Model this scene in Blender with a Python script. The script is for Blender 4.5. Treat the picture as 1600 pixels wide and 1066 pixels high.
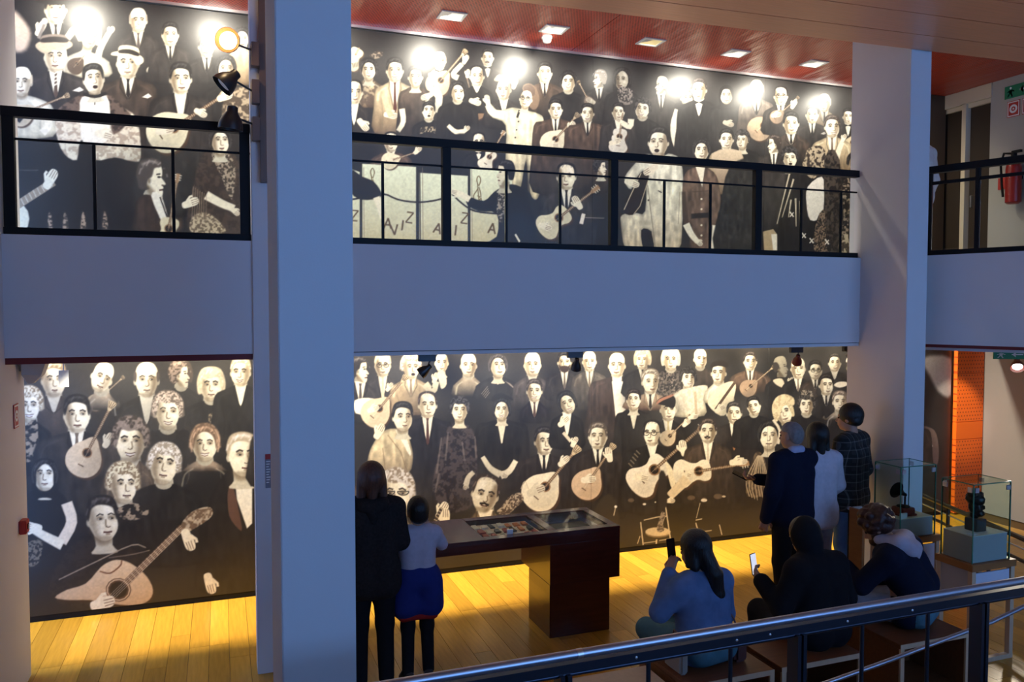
import bpy, bmesh, math, random
import numpy as np
from mathutils import Vector, Matrix

# ------------------------------------------------------------------ reset
for o in list(bpy.data.objects):
    bpy.data.objects.remove(o)
SC = bpy.context.scene
COL = SC.collection
R = math.radians

# ------------------------------------------------------------------ camera
EYE = 2.8                                   # eye height above the lower floor
cam_d = bpy.data.cameras.new('camera')
cam_d.sensor_width = 36.0
cam_d.lens = 1240.0 / 1600.0 * 36.0
cam_d.clip_start = 0.05
cam = bpy.data.objects.new('camera', cam_d)
COL.objects.link(cam)
cam.location = (0, 0, EYE)
cam.rotation_euler = (R(90 - 2.33), 0, R(-20.2))
SC.camera = cam

# ------------------------------------------------------------------ world: dusk-blue daylight from the glazed side behind
world = bpy.data.worlds.new('World')
SC.world = world
world.use_nodes = True
bg = world.node_tree.nodes['Background']
bg.inputs[0].default_value = (0.165, 0.39, 0.93, 1)
bg.inputs[1].default_value = 3.5

SC.view_settings.view_transform = 'Standard'
SC.view_settings.look = 'None'
SC.view_settings.gamma = 1.0
SC.view_settings.exposure = 0.40
SC.view_settings.use_curve_mapping = False


def lamp(name, kind, loc, energy, color=(1, 1, 1), rot=None, target=None, **kw):
    d = bpy.data.lights.new(name, kind)
    d.energy = energy
    d.color = color
    for k, v in kw.items():
        setattr(d, k, v)
    o = bpy.data.objects.new(name, d)
    COL.objects.link(o)
    o.location = loc
    if target is not None:
        o.rotation_euler = (Vector(target) - Vector(loc)).to_track_quat('-Z', 'Y').to_euler()
    elif rot is not None:
        o.rotation_euler = rot
    return o


# linear cove lamp hidden in the slot of the lower gallery ceiling: washes the lower mural and the floor strip
cove = lamp('cove_light', 'AREA', (3.5, 7.95, 2.66), 320, (1.0, 0.86, 0.62), rot=(0, 0, 0), shape='RECTANGLE', size=10.4, size_y=0.03)
# wall-washer lamps of the upper gallery: energy and position shared with the recessed fixtures built below
WASH_X = [-1.15, -0.02, 1.02, 2.14, 3.20, 4.30, 5.36, 6.42, 7.48]
WASH_OFF = (4.30,)
for wx in WASH_X:
    lamp('wall_washer_light', 'SPOT', (wx, 7.42, 5.57), 14 if wx in WASH_OFF else (48 if wx > 7 else 78), (1.0, 0.93, 0.78),
         target=(wx, 8.02, 4.55), spot_size=R(165), spot_blend=0.6, shadow_soft_size=0.085)

# ------------------------------------------------------------------ material helpers
MATS = {}


def nodes_of(m):
    m.use_nodes = True
    nt = m.node_tree
    return nt, nt.nodes, nt.links, nt.nodes['Principled BSDF']


def mat(name, col, rough=0.6, metal=0.0, spec=0.5, noise=0.0, scale=8.0, bump=0.0, bscale=60.0, emit=None, es=0.0,
        vary=0.0, stretch=(1, 1, 1), alpha=None, trans=0.0, ior=1.45, coat=0.0):
    if name in MATS:
        return MATS[name]
    m = bpy.data.materials.new(name)
    nt, N, L, b = nodes_of(m)
    b.inputs['Base Color'].default_value = (*col, 1)
    b.inputs['Roughness'].default_value = rough
    b.inputs['Metallic'].default_value = metal
    b.inputs['Specular IOR Level'].default_value = spec
    b.inputs['IOR'].default_value = ior
    b.inputs['Transmission Weight'].default_value = trans
    b.inputs['Coat Weight'].default_value = coat
    if emit is not None:
        b.inputs['Emission Color'].default_value = (*emit, 1)
        b.inputs['Emission Strength'].default_value = es
    tc = N.new('ShaderNodeTexCoord')
    mp = N.new('ShaderNodeMapping')
    mp.inputs['Scale'].default_value = stretch
    L.new(tc.outputs['Object'], mp.inputs['Vector'])
    src = None
    if noise > 0:
        n = N.new('ShaderNodeTexNoise')
        n.inputs['Scale'].default_value = scale
        n.inputs['Detail'].default_value = 5
        L.new(mp.outputs[0], n.inputs['Vector'])
        mr = N.new('ShaderNodeMapRange')
        mr.inputs[3].default_value = 1 - noise
        mr.inputs[4].default_value = 1 + noise
        L.new(n.outputs[0], mr.inputs[0])
        mx = N.new('ShaderNodeMix')
        mx.data_type = 'RGBA'
        mx.blend_type = 'MULTIPLY'
        mx.inputs[0].default_value = 1
        mx.inputs[6].default_value = (*col, 1)
        L.new(mr.outputs[0], mx.inputs[7])
        src = mx.outputs[2]
    if vary > 0:
        oi = N.new('ShaderNodeObjectInfo')
        mr2 = N.new('ShaderNodeMapRange')
        mr2.inputs[3].default_value = 1 - vary
        mr2.inputs[4].default_value = 1 + vary
        L.new(oi.outputs['Random'], mr2.inputs[0])
        mx2 = N.new('ShaderNodeMix')
        mx2.data_type = 'RGBA'
        mx2.blend_type = 'MULTIPLY'
        mx2.inputs[0].default_value = 1
        if src:
            L.new(src, mx2.inputs[6])
        else:
            mx2.inputs[6].default_value = (*col, 1)
        L.new(mr2.outputs[0], mx2.inputs[7])
        src = mx2.outputs[2]
    if src:
        L.new(src, b.inputs['Base Color'])
    if bump > 0:
        n2 = N.new('ShaderNodeTexNoise')
        n2.inputs['Scale'].default_value = bscale
        n2.inputs['Detail'].default_value = 3
        L.new(mp.outputs[0], n2.inputs['Vector'])
        bp = N.new('ShaderNodeBump')
        bp.inputs['Strength'].default_value = bump
        bp.inputs['Distance'].default_value = 0.01
        L.new(n2.outputs[0], bp.inputs['Height'])
        L.new(bp.outputs[0], b.inputs['Normal'])
    MATS[name] = m
    return m


def dots_mat(name, col, hole, pitch_a, pitch_b, thr, rough, axes, skew=0.5, wav=0.0):
    """perforated sheet: rows of round holes laid out in object space"""
    m = bpy.data.materials.new(name)
    nt, N, L, b = nodes_of(m)
    tc = N.new('ShaderNodeTexCoord')
    sp = N.new('ShaderNodeSeparateXYZ')
    L.new(tc.outputs['Object'], sp.inputs[0])

    def M(op, a, bb=None):
        n = N.new('ShaderNodeMath')
        n.operation = op
        for i, v in enumerate((a, bb)):
            if v is None:
                continue
            if hasattr(v, 'links') or hasattr(v, 'is_output'):
                L.new(v, n.inputs[i])
            else:
                n.inputs[i].default_value = v
        return n.outputs[0]
    u = M('DIVIDE', sp.outputs[axes[0]], pitch_a)
    v = M('DIVIDE', sp.outputs[axes[1]], pitch_b)
    row = M('FLOOR', v)
    u2 = M('ADD', u, M('MULTIPLY', row, skew))
    du = M('SUBTRACT', M('FRACT', u2), 0.5)
    dv = M('SUBTRACT', M('FRACT', v), 0.5)
    dist = M('SQRT', M('ADD', M('MULTIPLY', du, du), M('MULTIPLY', dv, dv)))
    hole_f = M('LESS_THAN', dist, thr)
    mx = N.new('ShaderNodeMix')
    mx.data_type = 'RGBA'
    mx.inputs[6].default_value = (*col, 1)
    mx.inputs[7].default_value = (*hole, 1)
    L.new(hole_f, mx.inputs[0])
    L.new(mx.outputs[2], b.inputs['Base Color'])
    b.inputs['Roughness'].default_value = rough
    if wav > 0:
        n2 = N.new('ShaderNodeTexNoise')
        n2.inputs['Scale'].default_value = 3.0
        mp = N.new('ShaderNodeMapping')
        mp.inputs['Scale'].default_value = (2.4, 0.5, 1)
        L.new(tc.outputs['Object'], mp.inputs['Vector'])
        L.new(mp.outputs[0], n2.inputs['Vector'])
        bp = N.new('ShaderNodeBump')
        bp.inputs['Strength'].default_value = wav
        bp.inputs['Distance'].default_value = 0.05
        L.new(n2.outputs[0], bp.inputs['Height'])
        L.new(bp.outputs[0], b.inputs['Normal'])
    MATS[name] = m
    return m


# ------------------------------------------------------------------ object helpers
def tag(o, label=None, cat=None, group=None, kind=None):
    if label:
        o['label'] = label
    if cat:
        o['category'] = cat
    if group:
        o['group'] = group
    if kind:
        o['kind'] = kind
    return o


def link(name, me, parent=None, m=None):
    o = bpy.data.objects.new(name, me)
    COL.objects.link(o)
    if parent is not None:
        o.parent = parent
    if m is not None and me is not None:
        if isinstance(m, (list, tuple)):
            for q in m:
                me.materials.append(q)
        else:
            me.materials.append(m)
    return o


def empty(name, loc, label=None, cat=None, group=None, rz=0.0, kind=None):
    o = bpy.data.objects.new(name, None)
    COL.objects.link(o)
    o.location = loc
    o.rotation_euler = (0, 0, rz)
    o.empty_display_size = 0.1
    return tag(o, label, cat, group, kind)


class MB:
    """mesh builder: collects solids, then links ONE mesh object"""

    def __init__(self):
        self.v = []
        self.f = []
        self.mi = []
        self.cur = 0

    def add(self, vs, fs):
        k = len(self.v)
        self.v += [tuple(p) for p in vs]
        self.f += [tuple(i + k for i in f) for f in fs]
        self.mi += [self.cur] * len(fs)
        return self

    def box(self, x0, x1, y0, y1, z0, z1):
        return self.add([(x0, y0, z0), (x1, y0, z0), (x1, y1, z0), (x0, y1, z0), (x0, y0, z1), (x1, y0, z1), (x1, y1, z1), (x0, y1, z1)],
                        [(0, 3, 2, 1), (4, 5, 6, 7), (0, 1, 5, 4), (1, 2, 6, 5), (2, 3, 7, 6), (3, 0, 4, 7)])

    def prism(self, poly, z0, z1):
        """vertical prism over a counter-clockwise (x, y) polygon"""
        n = len(poly)
        vs = [(x, y, z0) for x, y in poly] + [(x, y, z1) for x, y in poly]
        fs = [tuple(range(n - 1, -1, -1)), tuple(range(n, 2 * n))]
        fs += [(i, (i + 1) % n, n + (i + 1) % n, n + i) for i in range(n)]
        return self.add(vs, fs)

    def tube(self, pts, r, n=12, cap=True):
        pts = [Vector(p) for p in pts]
        rs = r if isinstance(r, (list, tuple)) else [r] * len(pts)
        t0 = (pts[1] - pts[0]).normalized()
        up = Vector((0, 0, 1)) if abs(t0.z) < 0.9 else Vector((1, 0, 0))
        s = t0.cross(up).normalized()
        vs = []
        for i, p in enumerate(pts):
            if i == 0:
                t = pts[1] - pts[0]
            elif i == len(pts) - 1:
                t = pts[-1] - pts[-2]
            else:
                t = (pts[i + 1] - p).normalized() + (p - pts[i - 1]).normalized()
            t.normalize()
            s = (s - t * s.dot(t)).normalized()
            w = t.cross(s)
            for k in range(n):
                a = 2 * math.pi * k / n
                vs.append(p + (s * math.cos(a) + w * math.sin(a)) * rs[i])
        fs = []
        for i in range(len(pts) - 1):
            for k in range(n):
                fs.append((i * n + k, i * n + (k + 1) % n, (i + 1) * n + (k + 1) % n, (i + 1) * n + k))
        if cap:
            fs.append(tuple(range(n - 1, -1, -1)))
            fs.append(tuple((len(pts) - 1) * n + k for k in range(n)))
        return self.add(vs, fs)

    def lathe(self, prof, c=(0, 0, 0), n=20, axis=(0, 0, 1)):
        q = Vector((0, 0, 1)).rotation_difference(Vector(axis))
        c = Vector(c)
        vs = []
        for (r, z) in prof:
            for k in range(n):
                a = 2 * math.pi * k / n
                vs.append(c + q @ Vector((r * math.cos(a), r * math.sin(a), z)))
        fs = []
        for i in range(len(prof) - 1):
            for k in range(n):
                fs.append((i * n + k, i * n + (k + 1) % n, (i + 1) * n + (k + 1) % n, (i + 1) * n + k))
        fs.append(tuple(range(n - 1, -1, -1)))
        fs.append(tuple((len(prof) - 1) * n + k for k in range(n)))
        return self.add(vs, fs)

    def mesh(self, name, smooth=False):
        me = bpy.data.meshes.new(name)
        me.from_pydata(self.v, [], self.f)
        me.polygons.foreach_set('material_index', self.mi)
        if smooth:
            me.polygons.foreach_set('use_smooth', [True] * len(me.polygons))
        me.update()
        return me

    def build(self, name, m, parent=None, bevel=0.0, smooth=False, seg=2):
        me = self.mesh(name, smooth)
        if bevel > 0:
            bm = bmesh.new()
            bm.from_mesh(me)
            bmesh.ops.bevel(bm, geom=list(bm.edges), offset=bevel, segments=seg, affect='EDGES', clamp_overlap=True)
            bm.to_mesh(me)
            bm.free()
        o = link(name, me, parent, m)
        if smooth:
            md = o.modifiers.new('edge', 'EDGE_SPLIT')
            md.split_angle = R(40)
        return o


def box(name, x0, x1, y0, y1, z0, z1, m, parent=None, bevel=0.0):
    return MB().box(x0, x1, y0, y1, z0, z1).build(name, m, parent, bevel)


def struct(o):
    o['kind'] = 'structure'
    return o


# ------------------------------------------------------------------ materials
wall_m = mat('white_wall_paint', (0.66, 0.65, 0.66), 0.75, noise=0.03, scale=3, bump=0.05, bscale=120)
wood_floor = mat('oak_plank', (0.54, 0.285, 0.03), 0.26, noise=0.30, scale=3.0, stretch=(14, 1.2, 1), vary=0.22, bump=0.05, bscale=20)
subfloor = mat('floor_joint', (0.10, 0.055, 0.012), 0.6)
ceil_red = dots_mat('red_perforated_panel', (0.50, 0.060, 0.028), (0.07, 0.01, 0.006), 0.03, 0.03, 0.30, 0.36, (0, 1), wav=0.35)
orange_m = dots_mat('orange_perforated_panel', (0.90, 0.15, 0.008), (0.36, 0.035, 0.0), 0.05, 0.05, 0.2, 0.5, (0, 2))
orange_plain = mat('orange_plain_panel', (0.90, 0.15, 0.008), 0.5)
black_m = mat('black_painted_steel', (0.010, 0.010, 0.011), 0.5, spec=0.2)
red_trim = mat('dark_red_profile', (0.16, 0.012, 0.012), 0.5)
alu_m = mat('brushed_aluminium', (0.62, 0.62, 0.64), 0.3, metal=0.9)
white_m = mat('white_enamel', (0.8, 0.8, 0.78), 0.4)
glass_m = mat('clear_glass', (0.94, 0.98, 0.96), 0.0, trans=1.0, ior=1.06, spec=0.35)
glass_case = mat('vitrine_glass', (0.86, 0.97, 0.92), 0.0, trans=1.0, ior=1.10, spec=0.4)
glass_edge = mat('green_glass_edge', (0.05, 0.20, 0.13), 0.15)
mahog = mat('mahogany_veneer', (0.075, 0.014, 0.008), 0.22, noise=0.35, scale=4, stretch=(1, 1, 8), coat=0.3)
brown_wood = mat('brown_bench_wood', (0.17, 0.062, 0.024), 0.4, noise=0.3, scale=5, stretch=(1, 10, 10))
pale_wood = mat('pale_birch_edge', (0.55, 0.40, 0.26), 0.5, noise=0.15, scale=5, stretch=(6, 6, 1))

# ------------------------------------------------------------------ setting
MY = 8.02          # face of the murals
FY = 6.30          # face of the gallery front
ZF, ZB, ZT = 0.0, 2.46, 3.31   # floor, underside and top of the gallery front
UFL = 3.15         # upper floor
CEIL = 5.60
SOF = 5.20

floor = struct(box('floor', -2.2, 10.6, -6.0, 8.3, -0.12, -0.012, subfloor))
rnd = random.Random(4)
pl_me = {}
PW = 0.155


def plank(L_):
    k = round(L_, 2)
    if k not in pl_me:
        b = MB().box(-PW / 2 + .0015, PW / 2 - .0015, 0.0, k - 0.003, -0.014, 0.0)
        me = b.mesh('plank')
        me.materials.append(wood_floor)
        pl_me[k] = me
    return pl_me[k]


for i in range(74):
    x = -1.98 + PW * (i + .5)
    y = 8.16
    y -= rnd.choice([0.6, 0.9, 1.2, 1.5])
    first = 8.16 - y
    segs = [(y, first)]
    while y > 3.4:
        L_ = rnd.choice([1.2, 1.5, 1.8])
        y -= L_
        segs.append((y, L_))
    for (yy, L_) in segs[:4]:
        o = link('plank', plank(L_), floor)
        o.location = (x, yy, 0)
box('floor_board_front', -2.1, 10.5, -5.9, 2.2, -0.014, -0.004, wood_floor, floor)

# back wall behind the murals, side walls, ceilings
struct(box('wall_back', -2.6, 10.6, 8.1, 8.3, 0, 5.8, wall_m))
struct(box('wall_left', -2.4, -1.39, -6.0, 6.86, 0, 5.8, wall_m, bevel=0.006))
struct(box('wall_rear_light_block', -2.4, 1.6, -6.2, -6.0, 0, 5.8, wall_m))  # unseen wall added to keep blue light off the left-facing sides
# right-hand walls: lower room and upper room
struct(box('wall_right', 9.83, 10.1, 3.0, 8.1, 0, 3.0, mat('grey_wall_paint', (.30, .29, .30), .75, noise=.03, scale=3)))
struct(MB().prism([(9.02, 6.35), (9.25, 6.35), (9.25, 7.3), (9.02, 7.3)], UFL, CEIL).build('wall_upper', mat('grey_beige_paint', (.42, .40, .35), .75, noise=.03, scale=3)))
struct(box('wall_far', 9.25, 10.4, -6.0, 6.6, 0, 5.8, wall_m))
# near ceiling (soffit over the atrium) of long slats
soff = empty('ceiling', (0, 0, SOF), kind='structure')
soffit_m = mat('brown_lacquered_slat', (0.78, 0.40, 0.24), 0.34, metal=0.5, noise=0.12, scale=6, stretch=(0.4, 6, 1), bump=0.35, bscale=9.0)
dx = Vector((1, -0.053, 0)).normalized()
dn = Vector((0.053, 1, 0)).normalized()


def slat(name, d0, d1, z0, z1, m, parent):
    o0 = Vector((0, 6.034, 0))
    a = o0 + dx * -3.5 + dn * -d0
    b = o0 + dx * 11.0 + dn * -d0
    c = o0 + dx * 11.0 + dn * -d1
    d = o0 + dx * -3.5 + dn * -d1
    return MB().prism([(d.x, d.y), (c.x, c.y), (b.x, b.y), (a.x, a.y)], z0, z1).build(name, m, parent)


p = 0.0
for i, wdt in enumerate([0.34, 0.40, 0.40, 0.40, 0.40, 0.40, 0.40, 0.40, 0.40, 0.40, 0.40, 0.40]):
    slat('slat', p + .006, p + wdt - .006, 0.0, 0.03, soffit_m, soff)
    p += wdt
slat('slat_backing', 0.0, 12.0, 0.03, 0.3, soffit_m, soff)

# red perforated ceiling of the upper gallery
red_c = empty('ceiling', (0, 0, CEIL), kind='structure')
joints = [-2.6, 0.55, 3.62, 6.70, 9.8]
for a, b in zip(joints[:-1], joints[1:]):
    box('ceiling_panel', a + .004, b - .004, 5.3, 8.04, 0.0, 0.03, ceil_red, red_c)
box('ceiling_backing', -2.6, 9.8, 5.3, 8.1, 0.03, 0.2, black_m, red_c)
struct(box('trim_1', -2.4, 8.3, 7.985, 8.035, 5.575, 5.6, alu_m))

struct(box('baseboard_back', -1.96, 9.3, 8.03, 8.1, 0, .06, black_m))
# lower gallery ceiling with the cove slot, slab, gallery front
struct(box('ceiling_lower', -1.9, 10.0, 6.45, 7.86, 2.42, 2.46, wall_m))
struct(box('floor_upper', -2.2, 10.0, 6.45, 8.1, 2.85, UFL, wall_m))
struct(box('wall_front', -1.39, 6.06, FY, 6.46, ZB, ZT, wall_m))
struct(box('trim_2', -1.39, 0.23, FY + .012, FY + .05, ZB - .045, ZB, red_trim))
struct(box('trim_3', 0.9, 6.06, FY + .004, FY + .05, ZB - .036, ZB - .006, wall_m))
struct(box('shadow_line_strip', 0.9, 6.06, FY + .03, FY + .06, ZB - .008, ZB + .002, black_m))  # black strip put in as the shadow line above the lower trim
# angled return of the gallery front on the right
A = Vector((6.37, 5.83, 0))
D = Vector((0.355, -0.935, 0)).normalized()
Nn = Vector((D.y, -D.x, 0))       # faces left
if Nn.x > 0:
    Nn = -Nn


def angled(name, t0, t1, off0, off1, z0, z1, m, parent=None):
    """box along the angled return: t along it, off into the gallery"""
    a = A + D * t0 - Nn * off0
    b = A + D * t1 - Nn * off0
    c = A + D * t1 - Nn * off1
    d = A + D * t0 - Nn * off1
    poly = [(q.x, q.y) for q in (a, b, c, d)]
    area = sum(poly[i][0] * poly[(i + 1) % 4][1] - poly[(i + 1) % 4][0] * poly[i][1] for i in range(4))
    if area < 0:
        poly.reverse()
    return MB().prism(poly, z0, z1).build(name, m, parent)


struct(angled('wall_return', -0.4, 5.0, 0, 0.16, ZB, ZT, wall_m))
struct(angled('trim_5', 0, 5.0, 0.012, 0.05, ZB - .03, ZB, red_trim))
struct(angled('floor_return', -0.3, 5.0, 0.1, 3.2, 2.85, UFL, wall_m))
struct(angled('ceiling_return', -0.3, 5.0, 0.1, 3.2, 2.40, 2.44, wall_m))

# columns
struct(box('wall_pier', 0.235, 0.62, 6.27, 6.50, 0, CEIL, wall_m, bevel=0.004))
struct(box('wall_column', 0.212, 0.502, 3.2, 3.83, 0, SOF + .02, wall_m, bevel=0.004))
struct(box('wall_column_right', 6.05, 6.30, 5.72, 6.46, 0, CEIL, wall_m, bevel=0.004))

# ------------------------------------------------------------------ murals: flat black-and-white prints
# The prints are drawn on metre-true sheets.  Outlines were measured on a rectified tracing grid;
# M() turns a grid point into (x, z) metres on the mural plane.
_yaw, _pit = R(20.2), R(2.33)
_fw = (math.sin(_yaw) * math.cos(_pit), math.cos(_yaw) * math.cos(_pit), -math.sin(_pit))
_rt = (math.cos(_yaw), -math.sin(_yaw), 0.0)
_up = (math.sin(_yaw) * math.sin(_pit), math.cos(_yaw) * math.sin(_pit), math.cos(_pit))


def M(P_):
    P_ = np.asarray(P_, float)
    a = (P_[..., 0] - 800.0) / 1240.0
    b = -(P_[..., 1] - 533.0) / 1240.0
    r = [_fw[i] + a * _rt[i] + b * _up[i] for i in range(3)]
    t = MY / r[1]
    return np.stack([t * r[0], EYE + t * r[2]], -1)


INK = (0.115, 0.11, 0.108)
SKIN = (0.93, 0.90, 0.80)
CREAM = (0.90, 0.87, 0.76)


_rs = np.random.RandomState(11)


def vnoise(h, w, cy, cx):
    g = _rs.rand(int(h / cy) + 3, int(w / cx) + 3).astype(np.float32)
    y, x = np.arange(h) / cy, np.arange(w) / cx
    iy, ix = y.astype(int), x.astype(int)
    ty, tx = (y - iy)[:, None], (x - ix)[None]
    ty, tx = ty * ty * (3 - 2 * ty), tx * tx * (3 - 2 * tx)
    a = g[iy][:, ix] * (1 - tx) + g[iy][:, ix + 1] * tx
    b = g[iy + 1][:, ix] * (1 - tx) + g[iy + 1][:, ix + 1] * tx
    return a * (1 - ty) + b * ty


_NH, _NW = 560, 2300
N_FINE = vnoise(_NH, _NW, 3, 3) * .65 + vnoise(_NH, _NW, 1.6, 1.6) * .35
N_MID = vnoise(_NH, _NW, 7, 7) * .6 + vnoise(_NH, _NW, 3.2, 3.2) * .4
N_FOLD = vnoise(_NH, _NW, 26, 6) * .55 + vnoise(_NH, _NW, 12, 9) * .45
_fr = random.Random(8)


class Sheet:
    def __init__(s, X0, X1, Z0, Z1, res=0.005):
        s.X0, s.X1, s.Z0, s.Z1, s.res = X0, X1, Z0, Z1, res
        s.w = int((X1 - X0) / res)
        s.h = int((Z1 - Z0) / res)
        rs = np.random.RandomState(3)
        s.a = np.empty((s.h, s.w, 3), np.float32)
        hz = .8 + .5 * vnoise(s.h, s.w, 60, 70)
        s.a[:] = np.asarray(INK, np.float32) * hz[..., None]

    def cv(s, pts):
        q = M(pts)
        return np.stack([(q[:, 0] - s.X0) / s.res, (s.Z1 - q[:, 1]) / s.res], -1)


SH = None


def catmull(p, closed, n=3):
    p = np.asarray(p, float)
    if closed:
        a, b, c, d = np.roll(p, 1, 0), p, np.roll(p, -1, 0), np.roll(p, -2, 0)
    else:
        e = np.vstack([2 * p[0] - p[1], p, 2 * p[-1] - p[-2]])
        a, b, c, d = e[:-3], e[1:-2], e[2:-1], e[3:]
    out = []
    for t in np.arange(n) / n:
        out.append(0.5 * ((2 * b) + (c - a) * t + (2 * a - 5 * b + 4 * c - d) * t * t + (3 * b - a - 3 * c + d) * t ** 3))
    out = np.stack(out, 1).reshape(-1, 2)
    if not closed:
        out = np.vstack([out, p[-1:]])
    return out


def poly(pts, col, soft=0.9, alpha=1.0, sm=True, col2=None, tex=None, fold=0.0):
    """fill a closed outline; col2 = colour at its foot; tex = (dark colour, cell, amount) mottling"""
    s = SH
    p = catmull(pts, True) if sm else np.asarray(pts, float)
    q = s.cv(p)
    soft = soft * 1.3
    x0 = max(int(q[:, 0].min() - soft - 2), 0)
    x1 = min(int(q[:, 0].max() + soft + 3), s.w)
    y0 = max(int(q[:, 1].min() - soft - 2), 0)
    y1 = min(int(q[:, 1].max() + soft + 3), s.h)
    if x1 <= x0 or y1 <= y0:
        return
    gx, gy = np.meshgrid(np.arange(x0, x1, dtype=np.float32), np.arange(y0, y1, dtype=np.float32))
    ins = np.zeros(gx.shape, bool)
    dm = np.full(gx.shape, 1e9, np.float32)
    for i in range(len(q)):
        ax, ay = q[i]
        bx, by = q[(i + 1) % len(q)]
        ex, ey = bx - ax, by - ay
        L2 = ex * ex + ey * ey + 1e-9
        px_, py_ = gx - ax, gy - ay
        t = np.clip((px_ * ex + py_ * ey) / L2, 0, 1)
        dm = np.minimum(dm, (px_ - t * ex) ** 2 + (py_ - t * ey) ** 2)
        if ay != by:
            c = (ay > gy) != (by > gy)
            ins ^= c & (gx < (bx - ax) * (gy - ay) / (by - ay) + ax)
    d = np.sqrt(dm)
    d = np.where(ins, d, -d)
    m = np.clip(d / max(soft, 0.5) * 0.5 + 0.5, 0, 1)
    m = (m * m * (3 - 2 * m) * alpha)[..., None]
    C = np.asarray(col, np.float32)
    if col2 is not None:
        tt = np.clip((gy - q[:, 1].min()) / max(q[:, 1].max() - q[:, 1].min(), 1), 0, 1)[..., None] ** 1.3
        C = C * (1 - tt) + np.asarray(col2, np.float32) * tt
    if tex is not None:
        dk, cell, amt = tex
        v = (N_FINE if cell < 3.0 else N_MID)[y0:y1, x0:x1]
        k = (np.clip((v - .44) * 6.0 + .2, 0, 1) * amt)[..., None]
        C = C * (1 - k) + np.asarray(dk, np.float32) * k
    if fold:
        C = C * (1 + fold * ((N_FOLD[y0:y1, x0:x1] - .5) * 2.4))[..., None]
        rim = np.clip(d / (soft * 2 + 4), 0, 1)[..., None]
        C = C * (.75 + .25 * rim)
    s.a[y0:y1, x0:x1] = s.a[y0:y1, x0:x1] * (1 - m) + C * m


def ell(x, y, a, b, col, soft=0.8, alpha=1.0, ang=0.0):
    t = np.linspace(0, 2 * np.pi, 14)[:-1]
    c, s_ = math.cos(R(ang)), math.sin(R(ang))
    P_ = np.stack([x + a * np.cos(t) * c - b * np.sin(t) * s_, y + a * np.cos(t) * s_ + b * np.sin(t) * c], -1)
    poly(P_, col, soft, alpha, sm=False)


def line(pts, w, col, soft=0.6, alpha=1.0, sm=False):
    p = np.asarray(pts, float)
    if sm and len(p) > 2:
        p = catmull(p, False)
    t = np.gradient(p, axis=0)
    t /= np.linalg.norm(t, axis=1, keepdims=True) + 1e-9
    n = np.stack([-t[:, 1], t[:, 0]], -1)
    ww = np.linspace(w[0], w[1], len(p))[:, None] / 2 if isinstance(w, tuple) else w / 2
    poly(np.vstack([p + n * ww, (p - n * ww)[::-1]]), col, soft, alpha, sm=False)


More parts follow.
